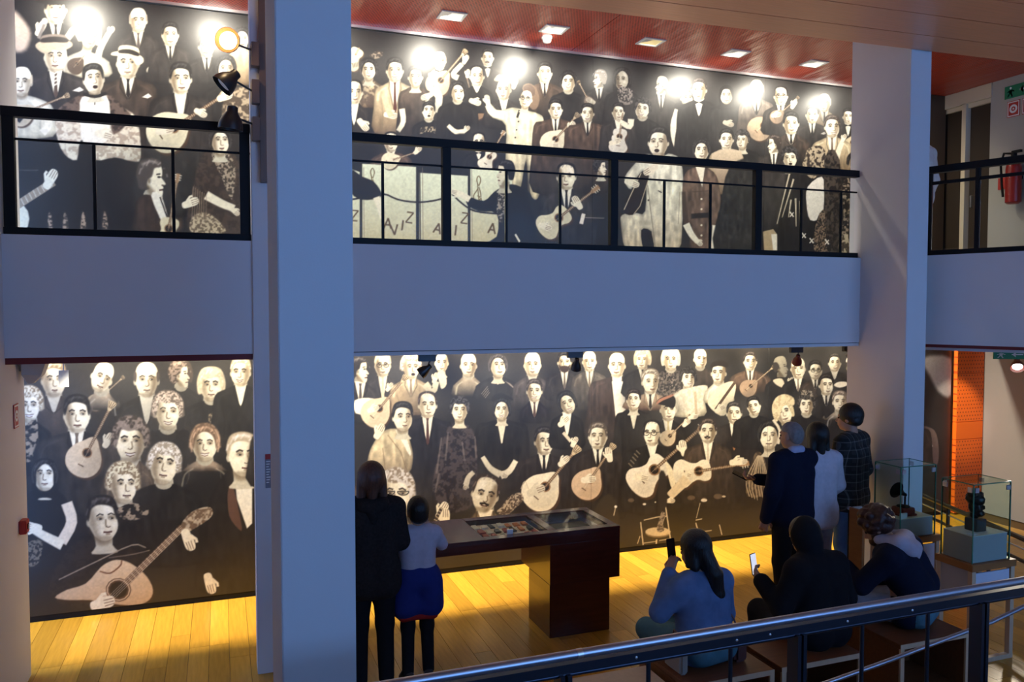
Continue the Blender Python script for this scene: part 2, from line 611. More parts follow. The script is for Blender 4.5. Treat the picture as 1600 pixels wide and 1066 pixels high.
def head(x, y, h, hair='s', t=0.0, tilt=0.0, ht=(0.085, 0.078, 0.075), f=1.0, up=0.0, smile=0, glasses=0, must=0, beard=None, lit=1, neck=1, mouth=0, ear=1):
    """one printed face; h = crown to chin, t = turn (-1 profile left .. 1 profile right)"""
    c, s_ = math.cos(R(tilt)), math.sin(R(tilt))

    def T(pts):
        q = np.asarray(pts, float) * h
        return np.stack([x + q[:, 0] * c - q[:, 1] * s_, y + q[:, 0] * s_ + q[:, 1] * c], -1)

    def E(px_, py_, a, b, col, soft=.8, al=1.0):
        q = T([(px_, py_)])[0]
        ell(q[0], q[1], a * h, b * h, col, soft, al, tilt)
    rr = random.Random(int(x * 7 + y * 13))
    jw, jb, jm, je, js = rr.uniform(1.0, 1.14), rr.uniform(.8, 1.5), rr.uniform(.85, 1.2), rr.uniform(.93, 1.08), rr.uniform(.5, .85)
    if lit == 1 and rr.random() < .35:
        lit = -1
    sk = tuple(v * f for v in SKIN)
    sh = tuple(v * f * k for v, k in zip(SKIN, (.46, .40, .34)))
    so = max(.5, h * .018)
    sg = 1 if t >= 0 else -1
    ltc = tuple(min(1, v * 1.9 + .20) for v in ht)
    if neck and neck != 2:
        poly(T([(-.19, .25), (.19, .25), (.20, .62), (.30, .80), (-.30, .80), (-.20, .62)]), tuple(v * .86 for v in sk), so)
        poly(T([(-.2, .34), (.2, .34), (.16, .56), (-.05, .62), (-.18, .55)]), sh, so * 3, .55)
    # hair behind
    if hair in 'wly':
        dn = {'w': .34, 'y': .30, 'l': .95}[hair]
        poly(T([(-.40, dn), (-.46, .1), (-.45, -.2), (-.30, -.52), (0, -.60), (.30, -.52), (.45, -.2), (.46, .1), (.40, dn), (.2, dn * .8), (-.2, dn * .8)]), ht, so * 1.6)
    if hair in 'uk':
        poly(T([(-.40, .16), (-.47, -.1), (-.42, -.36), (-.24, -.58), (0, -.64), (.24, -.58), (.42, -.36), (.47, -.1), (.40, .16)]), ht, so * 2, tex=(ltc, max(2.0, h * .06), .35))
    if hair == 'v':
        poly(T([(-.42, .5), (-.44, 0), (-.34, -.42), (0, -.60), (.34, -.42), (.44, 0), (.42, .5), (.5, .8), (-.5, .8)]), ht, so * 1.5)
    if abs(t) < .8:
        dx = .15 * t
        # ears
        if ear and hair not in 'wlyuv':
            if t < .45:
                E(.335 + .02 * t, .06, .06, .1, tuple(v * .82 for v in sk), so)
            if t > -.45:
                E(-.335 + .02 * t, .06, .06, .1, tuple(v * .82 for v in sk), so)
        k = (1 - .08 * abs(t)) * jw
        o = np.array([(-.30, -.22), (-.20, -.42), (0, -.50), (.20, -.42), (.30, -.22), (.325, .02), (.29, .24), (.19, .42), (.07, .5), (-.07, .5), (-.19, .42), (-.29, .24), (-.325, .02)])
        o[:, 0] *= k
        o[:, 0] += np.where(o[:, 1] > .2, dx * .35, 0)
        poly(T(o), sk, so)
        # modelling of the photographed face
        q = -sg * lit
        poly(T([(q * .33, -.3), (q * .34, .05), (q * .26, .32), (q * .10, .49), (q * .13, .2), (q * .15, -.05), (q * .2, -.3)]), sh, h * .08, js)
        poly(T([(-q * .05, -.36), (-q * .2, -.32), (-q * .24, -.12), (-q * .08, -.16)]), (1, .99, .94), h * .06, .5 * f)
        E(-q * .2 + dx, .13, .07, .06, (1, .99, .94), h * .05, .45 * f)
        poly(T([(-.2, .40), (.2, .40), (.1, .52), (-.1, .52)]), sh, h * .04, .45)
        ey = -.02 - up
        for e in (-1, 1):
            ex = e * .145 * je * (1 - .18 * (e * t > 0) * abs(t)) + dx
            E(ex, ey - .015, .085, .055, sh, h * .04, .7)
            line(T([(ex - .085, ey - .085 + .02 * (e < 0)), (ex, ey - .115), (ex + .085, ey - .085 + .02 * (e > 0))]), max(.9, h * .035 * jb), (.11, .09, .08), .5, .9)
            E(ex, ey + .005, .046, .021, (.10, .085, .08), .5, .92)
            if h > 34:
                E(ex - .03, ey + .004, .014, .014, (.9, .9, .86), .4, .8)
        line(T([(dx * 1.25 + q * .035, ey + .02), (dx * 1.45 + q * .06, .14 - up * .7), (dx * 1.4 + q * .03, .175 - up * .7)]), max(.8, h * .035), sh, so, .8)
        line(T([(dx * 1.4 - .06, .175 - up * .7), (dx * 1.4, .195 - up * .7), (dx * 1.4 + .06, .175 - up * .7)]), max(.7, h * .025), (.3, .24, .2), .5, .8)
        my = .30 - up * .6
        if mouth:
            E(dx * 1.2, my + .01, .09, .065, (.12, .06, .06), .6)
        elif smile:
            poly(T([(dx * 1.1 - .125, my - .025), (dx * 1.1, my + .0), (dx * 1.1 + .125, my - .025), (dx * 1.1 + .06, my + .05), (dx * 1.1 - .06, my + .05)]), (.96, .95, .92), .6)
            line(T([(dx * 1.1 - .13, my - .03), (dx * 1.1, my + .0), (dx * 1.1 + .13, my - .03)]), max(.7, h * .022), (.28, .16, .14), .5)
            line(T([(dx * 1.1 - .10, my + .03), (dx * 1.1, my + .068), (dx * 1.1 + .10, my + .03)]), max(.7, h * .025), (.4, .28, .24), .5)
        else:
            line(T([(dx * 1.2 - .10 * jm, my), (dx * 1.2, my + .012), (dx * 1.2 + .10 * jm, my)]), max(.9, h * .038), (.30, .17, .15), .5)
            line(T([(dx * 1.2 - .05, my + .055), (dx * 1.2 + .05, my + .055)]), max(.8, h * .03), sh, so, .7)
        if must:
            line(T([(dx * 1.2 - .13, my - .03), (dx * 1.2, my - .065), (dx * 1.2 + .13, my - .03)]), h * .06, (.10, .09, .08), .6)
        if beard is not None:
            poly(T([(-.31, .12), (-.27, .34), (-.14, .53), (.14, .53), (.27, .34), (.31, .12), (.2, .22), (.11, .2), (0, .225), (-.11, .2), (-.2, .22)]), beard, so * 2)
            line(T([(dx - .08, my), (dx + .08, my)]), max(.8, h * .035), (.3, .2, .17), .5)
        if glasses:
            for e in (-1, 1):
                ex = e * .155 + dx
                a = np.linspace(0, 2 * np.pi, 13)
                line(T(np.stack([ex + .115 * np.cos(a), ey + .03 + .085 * np.sin(a)], -1)), max(.8, h * .026), (.08, .08, .08), .45)
            line(T([(dx - .05, ey), (dx + .05, ey)]), max(.7, h * .022), (.08, .08, .08), .4)
            line(T([(dx - .26, ey), (-.33, ey - .03)]), max(.7, h * .02), (.1, .1, .1), .4)
            line(T([(dx + .26, ey), (.33, ey - .03)]), max(.7, h * .02), (.1, .1, .1), .4)
        # hair in front
        if hair in 'sg':
            poly(T([(-.345, .02), (-.385, -.2), (-.30, -.47), (-.1, -.575), (.14, -.57), (.32, -.46), (.385, -.2), (.345, .02), (.30, -.1), (.26, -.26), (.12, -.33), (-.08, -.35), (-.24, -.27), (-.29, -.1)]), ht, so * 1.4)
            line(T([(-.22, -.42), (0, -.5), (.2, -.46)]), h * .06, ltc, h * .04, .55, True)
        if hair == 'r':      # receding
            poly(T([(-.345, .03), (-.385, -.18), (-.32, -.44), (-.1, -.545), (.14, -.54), (.32, -.44), (.385, -.18), (.345, .03), (.31, -.12), (.27, -.34), (.1, -.45), (-.1, -.46), (-.26, -.36), (-.30, -.12)]), ht, so * 1.4)
        if hair in 'bB':
            poly(T([(-.30, -.1), (-.32, -.3), (-.2, -.49), (0, -.54), (.2, -.49), (.32, -.3), (.30, -.1), (0, -.2)]), sk, so)
        if hair == 'B':
            for e in (-1, 1):
                poly(T([(e * .30, -.22), (e * .37, -.24), (e * .39, -.02), (e * .33, .06), (e * .30, -.06)]), ht, so)
        if hair in 'wu':
            poly(T([(-.34, .14), (-.40, -.2), (-.28, -.5), (0, -.585), (.28, -.5), (.40, -.2), (.34, .14), (.29, -.12), (.18, -.30), (-.02, -.37), (-.2, -.28), (-.29, -.1)]), ht, so * 1.4)
            line(T([(-.2, -.44), (.05, -.51), (.22, -.42)]), h * .05, ltc, h * .05, .5, True)
        if hair == 'l':
            poly(T([(-.34, .6), (-.42, -.1), (-.30, -.48), (0, -.58), (.30, -.48), (.42, -.1), (.34, .6), (.29, .2), (.27, -.18), (.02, -.42), (-.27, -.18), (-.29, .2)]), ht, so * 1.4)
            line(T([(-.32, -.3), (-.12, -.5), (.1, -.5)]), h * .05, ltc, h * .05, .6, True)
        if hair == 'y':
            poly(T([(-.36, .2), (-.44, -.1), (-.32, -.5), (0, -.6), (.32, -.5), (.44, -.1), (.36, .2), (.29, -.05), (.22, -.26), (-.05, -.22), (-.26, -.18), (-.29, 0)]), ht, so * 1.4, tex=(tuple(v * .7 for v in ht), max(2., h * .07), .5))
        if hair == 'k':      # loose curls
            poly(T([(-.36, .14), (-.45, -.1), (-.40, -.36), (-.2, -.58), (.05, -.62), (.28, -.54), (.44, -.3), (.42, .05), (.34, .12), (.29, -.14), (.16, -.27), (-.05, -.25), (-.22, -.28), (-.29, -.08)]), ht, so * 1.4, tex=(ltc, max(2., h * .05), .6))
        if hair == 'v':
            poly(T([(-.36, .2), (-.40, -.2), (-.26, -.5), (0, -.57), (.26, -.5), (.40, -.2), (.36, .2), (.28, -.1), (.15, -.34), (-.15, -.34), (-.28, -.1)]), ht, so * 1.4)
    else:
        F_ = lambda L_: [(sg * a, b) for a, b in L_]
        poly(T(F_([(-.28, -.30), (-.1, -.48), (.14, -.46), (.24, -.28), (.245, -.1), (.225, -.04), (.345, .13), (.265, .175), (.285, .24), (.25, .28), (.27, .34), (.24, .45), (.10, .49), (-.06, .38), (-.12, .2), (-.28, .1)])), sk, so)
        poly(T(F_([(-.16, .1), (.02, .3), (.12, .48), (-.06, .42), (-.2, .2)])), sh, h * .05, .7)
        E(sg * .165, -.055, .05, .028, (.08, .07, .07), .5)
        line(T(F_([(.09, -.125), (.2, -.14)])), max(.8, h * .035), (.13, .11, .1), .5)
        line(T(F_([(.17, .30), (.262, .285)])), max(.8, h * .035), (.28, .16, .14), .5)
        E(sg * .26, .165, .03, .018, (.3, .22, .18), .5)
        E(-sg * .10, .05, .06, .1, tuple(v * .8 for v in sk), so)
        E(-sg * .10, .05, .03, .06, sh, so, .7)
        if must:
            line(T(F_([(.17, .235), (.29, .235)])), h * .05, (.1, .09, .08), .5)
        if hair in 'bB':
            poly(T(F_([(-.3, .0), (-.38, -.2), (-.28, -.46), (0, -.55), (.18, -.46), (.2, -.25), (0, -.2), (-.1, 0)])), sk, so)
        if hair == 'B':
            poly(T(F_([(-.40, .08), (-.40, -.2), (-.22, -.24), (-.1, -.04), (-.16, .1), (-.3, .26)])), ht, so)
        if hair not in 'bB':
            dn = {'l': .95, 'w': .34, 'y': .32}.get(hair, .26)
            big = .06 if hair in 'ukwy' else 0
            poly(T(F_([(-.42 - big, .05), (-.45 - big, -.2), (-.32, -.5 - big), (0, -.57 - big), (.2, -.48), (.215, -.33), (.04, -.29), (-.02, -.08), (-.12, .0), (-.16, .12), (-.2, dn), (-.36, dn)])), ht, so * 1.4,
                 tex=(ltc, max(2., h * .05), .5) if hair in 'uky' else None)
            line(T(F_([(-.3, -.4), (-.05, -.48), (.12, -.43)])), h * .05, ltc, h * .04, .6, True)


    if hair in 'wlu' and abs(t) < .8:
        for e in (-1, 1):
            line(T([(e * .30, -.44), (e * .41, -.2), (e * .425, .02), (e * .385, .24)]), (h * .03, h * .055), ltc, h * .03, .55, True)
            line(T([(e * .2, -.47), (e * .34, -.24), (e * .36, .0)]), (h * .02, h * .03), ltc, h * .02, .4, True)
    if hair not in 'nbBv':
        for i in range(7):
            a = -1.15 + i * .38 + rr.uniform(-.1, .1)
            r0, r1 = .47, .56
            line(T([(math.sin(a) * .40, -math.cos(a) * r0 * .9 + .02), (math.sin(a + .22) * .39, -math.cos(a + .22) * r1 + .03)]), max(.7, h * .03), ltc, h * .025, .4 if i % 2 else .65)


TONES = {'S': ((.205, .188, .175), (.13, .125, .12)), 'K': ((.115, .11, .105), (.125, .12, .118)), 'G': ((.36, .29, .24), (.14, .12, .10)), 'E': ((.82, .75, .61), (.45, .37, .28)),
         'W': ((.93, .91, .82), (.8, .76, .64)), 'N': ((.27, .225, .19), (.13, .12, .115))}


def body(x, y, h, kind='S', bw=None, bot=None, lean=0.0, shirt=True, tie=(.10, .09, .09), vlen=.75, bow=0, tex=None, sq=0, neckline=None, tone=None):
    bw = bw or h * .8
    bot = bot or y + 2.0 * h
    c1, c2 = tone or TONES[kind]
    n = y + .50 * h
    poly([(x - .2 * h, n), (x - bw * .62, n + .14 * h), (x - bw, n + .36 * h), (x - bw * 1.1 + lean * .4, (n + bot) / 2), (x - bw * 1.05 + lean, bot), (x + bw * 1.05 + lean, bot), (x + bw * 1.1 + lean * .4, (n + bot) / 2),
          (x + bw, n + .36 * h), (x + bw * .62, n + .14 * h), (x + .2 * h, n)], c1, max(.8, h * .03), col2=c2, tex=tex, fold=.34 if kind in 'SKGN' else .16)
    if neckline is not None:
        poly([(x - .24 * h, n - .04 * h), (x + .24 * h, n - .04 * h), (x + .03 * h, n + neckline * h), (x - .03 * h, n + neckline * h)], tuple(v * .95 for v in SKIN), .8, sm=False)
    elif shirt:
        v = n + vlen * h
        poly([(x - .22 * h, n - .06 * h), (x + .22 * h, n - .06 * h), (x + .03 * h, v), (x - .02 * h, v)], (.94, .92, .84), .7, sm=False)
        lp = tuple(k * .62 for k in c1)
        line([(x - .23 * h, n - .02 * h), (x - .26 * h, n + .3 * h), (x - .01 * h, v)], max(1., h * .05), lp, .7)
        line([(x + .23 * h, n - .02 * h), (x + .27 * h, n + .3 * h), (x + .01 * h, v)], max(1., h * .05), lp, .7)
        if bow:
            poly([(x - .2 * h, n + .02 * h), (x, n + .09 * h), (x + .2 * h, n + .02 * h), (x + .2 * h, n + .2 * h), (x, n + .12 * h), (x - .2 * h, n + .2 * h)], (.07, .07, .07), .6, sm=False)
        elif tie is not None:
            poly([(x - .06 * h, n + .02 * h), (x + .06 * h, n + .02 * h), (x + .035 * h, n + .14 * h), (x + .075 * h, v - .16 * h), (x, v - .02 * h), (x - .06 * h, v - .16 * h), (x - .035 * h, n + .14 * h)], tie, .6, sm=False)
    if sq:
        poly([(x + bw * .5, n + .62 * h), (x + bw * .72, n + .5 * h), (x + bw * .85, n + .6 * h), (x + bw * .7, n + .66 * h)], (.92, .9, .84), .6, sm=False)
    # soft folds
    if True:
        fd = tuple(v * .55 for v in c1) if kind in 'GEW' else tuple(v * .45 for v in c1)
        hl = tuple(min(1, v * 1.35 + .02) for v in c1)
        for e in (-1, 1):
            line([(x + e * bw * .45, n + .24 * h), (x + e * bw * .78, n + .42 * h), (x + e * bw * .9, n + .8 * h)], (1.2, 2.2), hl, 1.6, .5, True)
        for e in (-1, 1):
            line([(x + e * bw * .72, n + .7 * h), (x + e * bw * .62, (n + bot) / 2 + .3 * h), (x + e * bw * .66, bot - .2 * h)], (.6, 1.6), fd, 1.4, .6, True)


def P(x, y, h, kind='S', bw=None, bot=None, bopt=None, **hk):
    f = hk.get('f', 1.0)
    bo = bopt or {}
    ell(x, y, h * .72, h * .78, (.30, .29, .28), h * .55, .42)
    if bo.get('neckline') is None and bo.get('shirt', True):
        poly([(x - .19 * h, y + .25 * h), (x + .19 * h, y + .25 * h), (x + .22 * h, y + .62 * h), (x - .22 * h, y + .62 * h)], tuple(v * f * .66 for v in SKIN), .8)
        hk.setdefault('neck', 2)
    elif bo.get('neckline') is None:
        poly([(x - .2 * h, y + .3 * h), (x + .2 * h, y + .3 * h), (x + .24 * h, y + .6 * h), (x, y + .7 * h), (x - .24 * h, y + .6 * h)], tuple(v * f * .8 for v in SKIN), .8)
        hk.setdefault('neck', 2)
    body(x, y, h, kind, bw, bot, **bo)
    if bo.get('neckline') is None and not bo.get('shirt', True):
        poly([(x - .19 * h, y + .3 * h), (x + .19 * h, y + .3 * h), (x + .21 * h, y + .56 * h), (x, y + .66 * h), (x - .21 * h, y + .56 * h)], tuple(v * f * .74 for v in SKIN), .8)
    head(x, y, h, **hk)


def hand(x, y, s, ang=0.0, f=1.0):
    c, s_ = math.cos(R(ang)), math.sin(R(ang))

    def T(pts):
        q = np.asarray(pts, float) * s
        return np.stack([x + q[:, 0] * c + q[:, 1] * s_, y - q[:, 0] * s_ + q[:, 1] * c], -1)
    sk = tuple(v * f for v in SKIN)
    poly(T([(-.8, -.3), (-.2, -.42), (.3, -.5), (.9, -.42), (1.1, -.2), (1.05, .2), (.7, .42), (0, .42), (-.8, .3)]), sk, .7)
    for k in (-.22, .02, .24):
        line(T([(.25, k), (1.02, k * .9)]), max(.7, s * .07), (.42, .34, .28), .5, .85)
    line(T([(-.2, -.35), (.3, -.7), (.6, -.66)]), s * .25, sk, .6)


def arm(pts, w, col, f=None):
    line(pts, w, col, 1.0, 1.0, True)


def guitar(x, y, ang, L, nl, kind='g', tone=CREAM, hole=True, headst=True, shade=True):
    """printed guitar: body centre, neck direction (deg, up positive), half length, neck length"""
    c, s_ = math.cos(R(ang)), -math.sin(R(ang))

    def T(pts):
        q = np.asarray(pts, float)
        return np.stack([x + q[:, 0] * c - q[:, 1] * s_, y + q[:, 0] * s_ + q[:, 1] * c], -1)
    if kind == 'g':
        o = [(1.15 * L, -.16 * L), (.8 * L, -.46 * L), (.35 * L, -.82 * L), (-.2 * L, -.95 * L), (-.7 * L, -.75 * L), (-.98 * L, -.3 * L), (-.98 * L, .3 * L), (-.7 * L, .75 * L), (-.2 * L, .95 * L), (.35 * L, .82 * L), (.8 * L, .46 * L), (1.15 * L, .16 * L)]
    else:
        o = [(1.0 * L, -.2 * L), (.9 * L, -.5 * L), (.6 * L, -.58 * L), (.25 * L, -.45 * L), (-.1 * L, -.55 * L), (-.5 * L, -.78 * L), (-.9 * L, -.6 * L), (-1.05 * L, 0), (-.9 * L, .6 * L), (-.5 * L, .78 * L), (-.1 * L, .55 * L), (.25 * L, .45 * L), (.6 * L, .58 * L), (.9 * L, .5 * L), (1.0 * L, .2 * L)]
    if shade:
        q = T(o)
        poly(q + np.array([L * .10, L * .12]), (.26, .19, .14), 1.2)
    poly(T(o), tone, .8)
    poly(T([(v[0] * .93, abs(v[1]) * .9 if v[1] > 0 else v[1] * .1) for v in o]), tuple(v * .86 for v in tone), L * .22, .6)
    hx = .30 * L if kind == 'g' else .34 * L
    if hole:
        q = T([(hx, 0)])[0]
        ell(q[0], q[1], .27 * L, .27 * L, (.55, .42, .30), .6)
        ell(q[0], q[1], .20 * L, .20 * L, (.10, .08, .07), .6)
    w = max(1.8, L * .15)
    line(T([(hx, 0), (nl, 0)]), w, (.36, .26, .19), .6)
    n = int(nl / max(2.6, L * .11))
    for i in range(n):
        d = hx + (nl - hx) * i / n
        if d > .5 * L:
            line(T([(d, -w * .45), (d, w * .45)]), .7, (.85, .8, .68), .4, .9)
    line(T([(-.35 * L, 0), (nl, 0)]), .6, (.92, .88, .76), .4, .7)
    line(T([(-.42 * L, -.16 * L), (-.42 * L, .16 * L)]), max(1., L * .05), (.3, .22, .16), .5)
    if headst:
        if kind == 'g':
            k = max(3.5, L * .30)
            poly(T([(nl - 1, -w * .4), (nl + k * .6, -k * .5), (nl + k * 1.5, -k * .75), (nl + k * 1.7, 0), (nl + k * 1.5, k * .75), (nl + k * .6, k * .5), (nl - 1, w * .4)]), (.80, .72, .58), .6)
            for e in (-.5, -.18, .18, .5):
                line(T([(nl + k * .4, e * k * .5), (nl + k * 1.55, e * k * 1.2)]), .8, (.22, .17, .13), .4)
        else:
            k = max(4., L * .34)
            poly(T([(nl - 1, -w * .45), (nl + k * .3, -w * .9), (nl + k * 1.6, -w * .9), (nl + k * 1.6, w * .9), (nl + k * .3, w * .9), (nl - 1, w * .45)]), (.62, .50, .38), .6, sm=False)
            for i in range(3):
                d = nl + k * (.5 + .4 * i)
                line(T([(d, -w * 1.5), (d, -w * .6)]), 1.2, (.9, .88, .8), .4)
                line(T([(d, w * .6), (d, w * 1.5)]), 1.2, (.9, .88, .8), .4)

GREY = (.62, .58, .52)
LITE = (.82, .77, .66)
BLK = (.075, .07, .07)

# =============================== upper print
SH = UP = Sheet(-2.0, 8.25, UFL, CEIL - .02)
# ---- left bay
P(87, 14, 46, 'K', 40, 70, hair='s', up=.03)
poly([(55, 2), (75, -8), (105, -8), (118, 4), (86, 8)], (.12, .11, .10))
hand(63, 46, 13, 60)
line([(60, 60), (70, 36)], 5, (.5, .47, .44))
ell(70, 33, 5, 5, (.8, .78, .72))
poly([(20, 20), (34, 28), (48, 52), (40, 78), (20, 76)], (.78, .70, .62), 4)
body(132, 62, 38, 'W', 36, 120, shirt=False)
arm([(105, 60), (118, 45), (128, 62)], (11, 12), SKIN)
arm([(150, 108), (156, 78), (170, 52)], (12, 8), SKIN)
hand(172, 50, 9, 50)
guitar(118, 102, 48, 13, 48, 'g', (.35, .28, .22), headst=False)
head(141, 57, 37, 'y', t=.15, tilt=14, ht=(.86, .80, .68), up=.02)
P(216, 32, 37, 'S', 30, 115, hair='B', ht=GREY, smile=1, t=.2, bopt=dict(tie=(.3, .26, .24)))
hand(240, 112, 13, -20)
P(266, 54, 35, 'S', 30, 130, hair='s', t=.1)
P(323, 72, 35, 'S', 34, 130, hair='s', t=-.15, f=.95)
P(378, 60, 30, 'E', 20, 130, hair='u', t=.2, bopt=dict(shirt=False))
body(353, 112, 38, 'K', 34, 190, shirt=False)
head(353, 107, 36, 'w', t=.1)
poly([(352, 150), (378, 135), (392, 150), (392, 190), (350, 190)], (.70, .63, .52), 2, tex=((.2, .16, .13), 4, .8))
P(87, 88, 48, 'S', 52, 200, hair='n', must=0, t=-.1, bopt=dict(tie=(.32, .26, .22), vlen=.9, sq=1))
for k in range(4):
    line([(83, 116 + k * 6), (91, 112 + k * 6)], 2, (.9, .88, .8))
poly([(56, 74), (60, 66), (84, 62), (108, 64), (113, 72), (96, 80), (84, 78), (70, 84)], (.72, .66, .56))
poly([(64, 66), (66, 56), (86, 53), (103, 56), (105, 66), (84, 66)], (.50, .45, .40))
poly([(64, 66), (66, 60), (86, 57), (104, 60), (105, 66), (84, 66)], (.14, .12, .11))
P(200, 98, 48, 'N', 44, 260, hair='n', t=-.1, bopt=dict(vlen=.7, sq=1))
poly([(174, 86), (178, 81), (200, 80), (221, 88), (224, 97), (214, 102), (206, 92), (190, 88)], (.90, .86, .74))
poly([(186, 82), (187, 72), (202, 71), (216, 76), (216, 88), (200, 83)], (.86, .82, .70))
poly([(186, 83), (187, 78), (202, 77), (216, 82), (216, 88), (200, 84)], (.13, .11, .10))
# man in white at the edge
body(34, 128, 42, 'W', 46, 214, shirt=False)
guitar(34, 178, 22, 20, 70, 'g', (.8, .74, .62))
head(34, 128, 44, 'B', ht=LITE, t=-.2, must=0, beard=None)
line([(28, 190), (44, 170)], 7, INK)
arm([(70, 175), (76, 195), (66, 208)], 12, SKIN)
# singer in a lace shawl
poly([(112, 172), (128, 150), (150, 142), (172, 150), (190, 172), (206, 190), (214, 250), (206, 300), (200, 358), (82, 358), (88, 270), (96, 230), (90, 200)], (.11, .10, .10), 1.5)
poly([(88, 176), (108, 160), (130, 148), (166, 148), (188, 166), (214, 186), (220, 246), (206, 252), (180, 246), (150, 250), (148, 222), (126, 220), (120, 250), (100, 240), (88, 210)], (.90, .86, .76), 1.2, tex=((.62, .54, .46), 3.2, .7))
poly([(90, 172), (124, 148), (134, 150), (118, 182), (104, 186)], (.22, .18, .16), 1.5, tex=((.5, .42, .36), 3, .6))
poly([(168, 148), (194, 168), (204, 186), (178, 210), (172, 180)], (.22, .18, .16), 1.5, tex=((.5, .42, .36), 3, .6))
poly([(128, 152), (166, 150), (172, 186), (166, 222), (130, 222), (126, 186)], (.94, .92, .85), 1)
line([(130, 146), (148, 150), (166, 145)], 4, INK, sm=True)
line([(148, 152), (148, 164)], 1.6, (.3, .26, .22)), line([(145, 156), (151, 156)], 1.4, (.3, .26, .22))
hand(160, 210, 14, -15)
head(146, 124, 44, 's', t=.2, tilt=-6, up=.06, mouth=1, ht=(.08, .075, .07), neck=1)
line([(130, 147), (148, 151), (166, 146)], 5, INK, sm=True)
for x0 in (74, 98, 126, 160):
    poly([(x0, 358), (x0 + 3, 330), (x0 + 8, 345), (x0 + 8, 358)], (.7, .6, .5), 1.2, tex=((.1, .09, .08), 2.5, .8))
# guitarist with white shirt
P(282, 123, 46, 'S', 48, 330, hair='s', t=.25, bopt=dict(tie=None, vlen=1.15, lean=-8))
guitar(263, 205, 33, 34, 92, 'g', (.90, .87, .74))
hand(350, 152, 13, 20), hand(312, 176, 11, -30), hand(256, 204, 15, 10, .95)
# woman with shawl
poly([(312, 250), (326, 236), (352, 232), (372, 250), (382, 300), (384, 362), (296, 362), (300, 300)], (.20, .165, .15), 1.5, tex=((.34, .28, .24), 4, .5))
poly([(330, 238), (352, 236), (368, 262), (362, 312), (346, 276)], (.66, .60, .52), 1, tex=((.2, .17, .15), 2.4, .9))
arm([(322, 305), (346, 318), (366, 326)], (14, 11), SKIN)
hand(366, 330, 9, -40)
poly([(300, 340), (322, 332), (346, 350), (350, 364), (300, 364)], (.78, .72, .60), 1.2, tex=((.3, .25, .2), 2, .8))
for k in range(7):
    line([(302 + k * 3.4, 292 + k * 2), (300 + k * 3.6, 342)], .9, (.62, .55, .46))
head(344, 221, 40, 'u', t=.35, up=.05)
# profile guitarist
P(239, 280, 58, 'S', 26, 362, hair='s', t=.9, ht=(.30, .27, .25), bopt=dict(shirt=False, lean=-4))
poly([(214, 312), (228, 304), (246, 312), (264, 340), (284, 340), (280, 362), (212, 362), (210, 336)], (.24, .19, .16), 1.2, fold=.3)
poly([(236, 306), (250, 303), (262, 340), (256, 352)], (.93, .91, .84), 1)
line([(250, 308), (262, 342)], 2, (.13, .11, .10))
guitar(262, 366, 80, 26, 82, 'v', (.88, .84, .70), shade=False)
hand(296, 318, 14, 20)
ell(24, 342, 22, 26, (.92, .89, .78))
line([(22, 324), (84, 284)], 13, (.62, .55, .46))
for k in range(9):
    line([(26 + k * 6.4, 314 - k * 4.1), (31 + k * 6.4, 324 - k * 4.1)], 1.1, (.9, .86, .76))
hand(78, 282, 17, 60)
line([(28, 266), (60, 266)], 1, (.4, .38, .36))
# bridging figures behind the column
P(430, 92, 36, 'S', 34, 180, hair='s', t=.1)
P(478, 70, 34, 'S', 32, 150, hair='B', ht=GREY)
P(515, 118, 36, 'K', 36, 230, hair='w', bopt=dict(neckline=.5))
P(445, 190, 42, 'G', 44, 360, hair='s')
P(502, 250, 42, 'S', 40, 380, hair='s', t=.3)

# ---- main bay, back row
guitar(552, 92, 62, 18, 20, 'v', (.88, .84, .72), headst=False, hole=False)
for k in range(6):
    line([(551 + k * 2.4, 99 - k * .6), (552 + k * 2.4, 106 - k * .6)], 1, (.2, .17, .15))
poly([(578, 86), (590, 79), (598, 82), (596, 89), (584, 92)], (.62, .56, .48), .8, tex=((.15, .13, .12), 1.6, .9))
P(762, 90, 26, 'S', 26, 150, hair='s', t=-.1, must=1, bopt=dict(bow=1, sq=1))
P(687, 95, 27, 'K', 26, 150, hair='B', ht=GREY, t=.15, smile=1, bopt=dict(bow=1, vlen=.4))
guitar(685, 130, 50, 20, 58, 'g', (.86, .78, .66))
hand(676, 116, 8, 10), hand(727, 94, 8, 60)
arm([(716, 122), (708, 116), (722, 100)], (9, 7), SKIN)
P(576, 109, 31, 'E', 22, 166, hair='u', f=.98, bopt=dict(shirt=False, tex=((.25, .2, .17), 3, .75), neckline=.3))
P(617, 110, 36, 'E', 30, 208, hair='s', smile=1, t=.05, bopt=dict(tie=(.30, .15, .11), vlen=1.35))
hand(609, 180, 11, -10)
arm([(601, 150), (606, 170), (612, 182)], 9, (.80, .73, .6))
P(649, 120, 31, 'N', 25, 215, hair='s', t=.1, bopt=dict(neckline=.18))
arm([(676, 138), (686, 152), (682, 176)], (13, 10), SKIN)
hand(668, 150, 10, 200)
arm([(628, 170), (630, 190), (622, 205)], (9, 7), SKIN)
P(670, 174, 27, 'K', 24, 232, hair='s', up=.07, mouth=1, t=.05, bopt=dict(shirt=False))
poly([(659, 199), (682, 199), (686, 209), (670, 206), (656, 209)], (.66, .6, .5), .6, tex=(INK, 1.6, .9))
guitar(743, 172, 105, 15, 64, 'v', (.55, .44, .34), headst=False)
P(745, 119, 31, 'K', 24, 175, hair='r', t=.2, bopt=dict(bow=0, tie=None, vlen=.35))
hand(741, 159, 10, -20), hand(731, 116, 7, 80)
P(715, 144, 30, 'K', 30, 232, hair='w', t=.35, bopt=dict(shirt=False))
arm([(700, 196), (712, 206), (726, 206)], (6, 9), SKIN)
hand(728, 203, 7, 40)
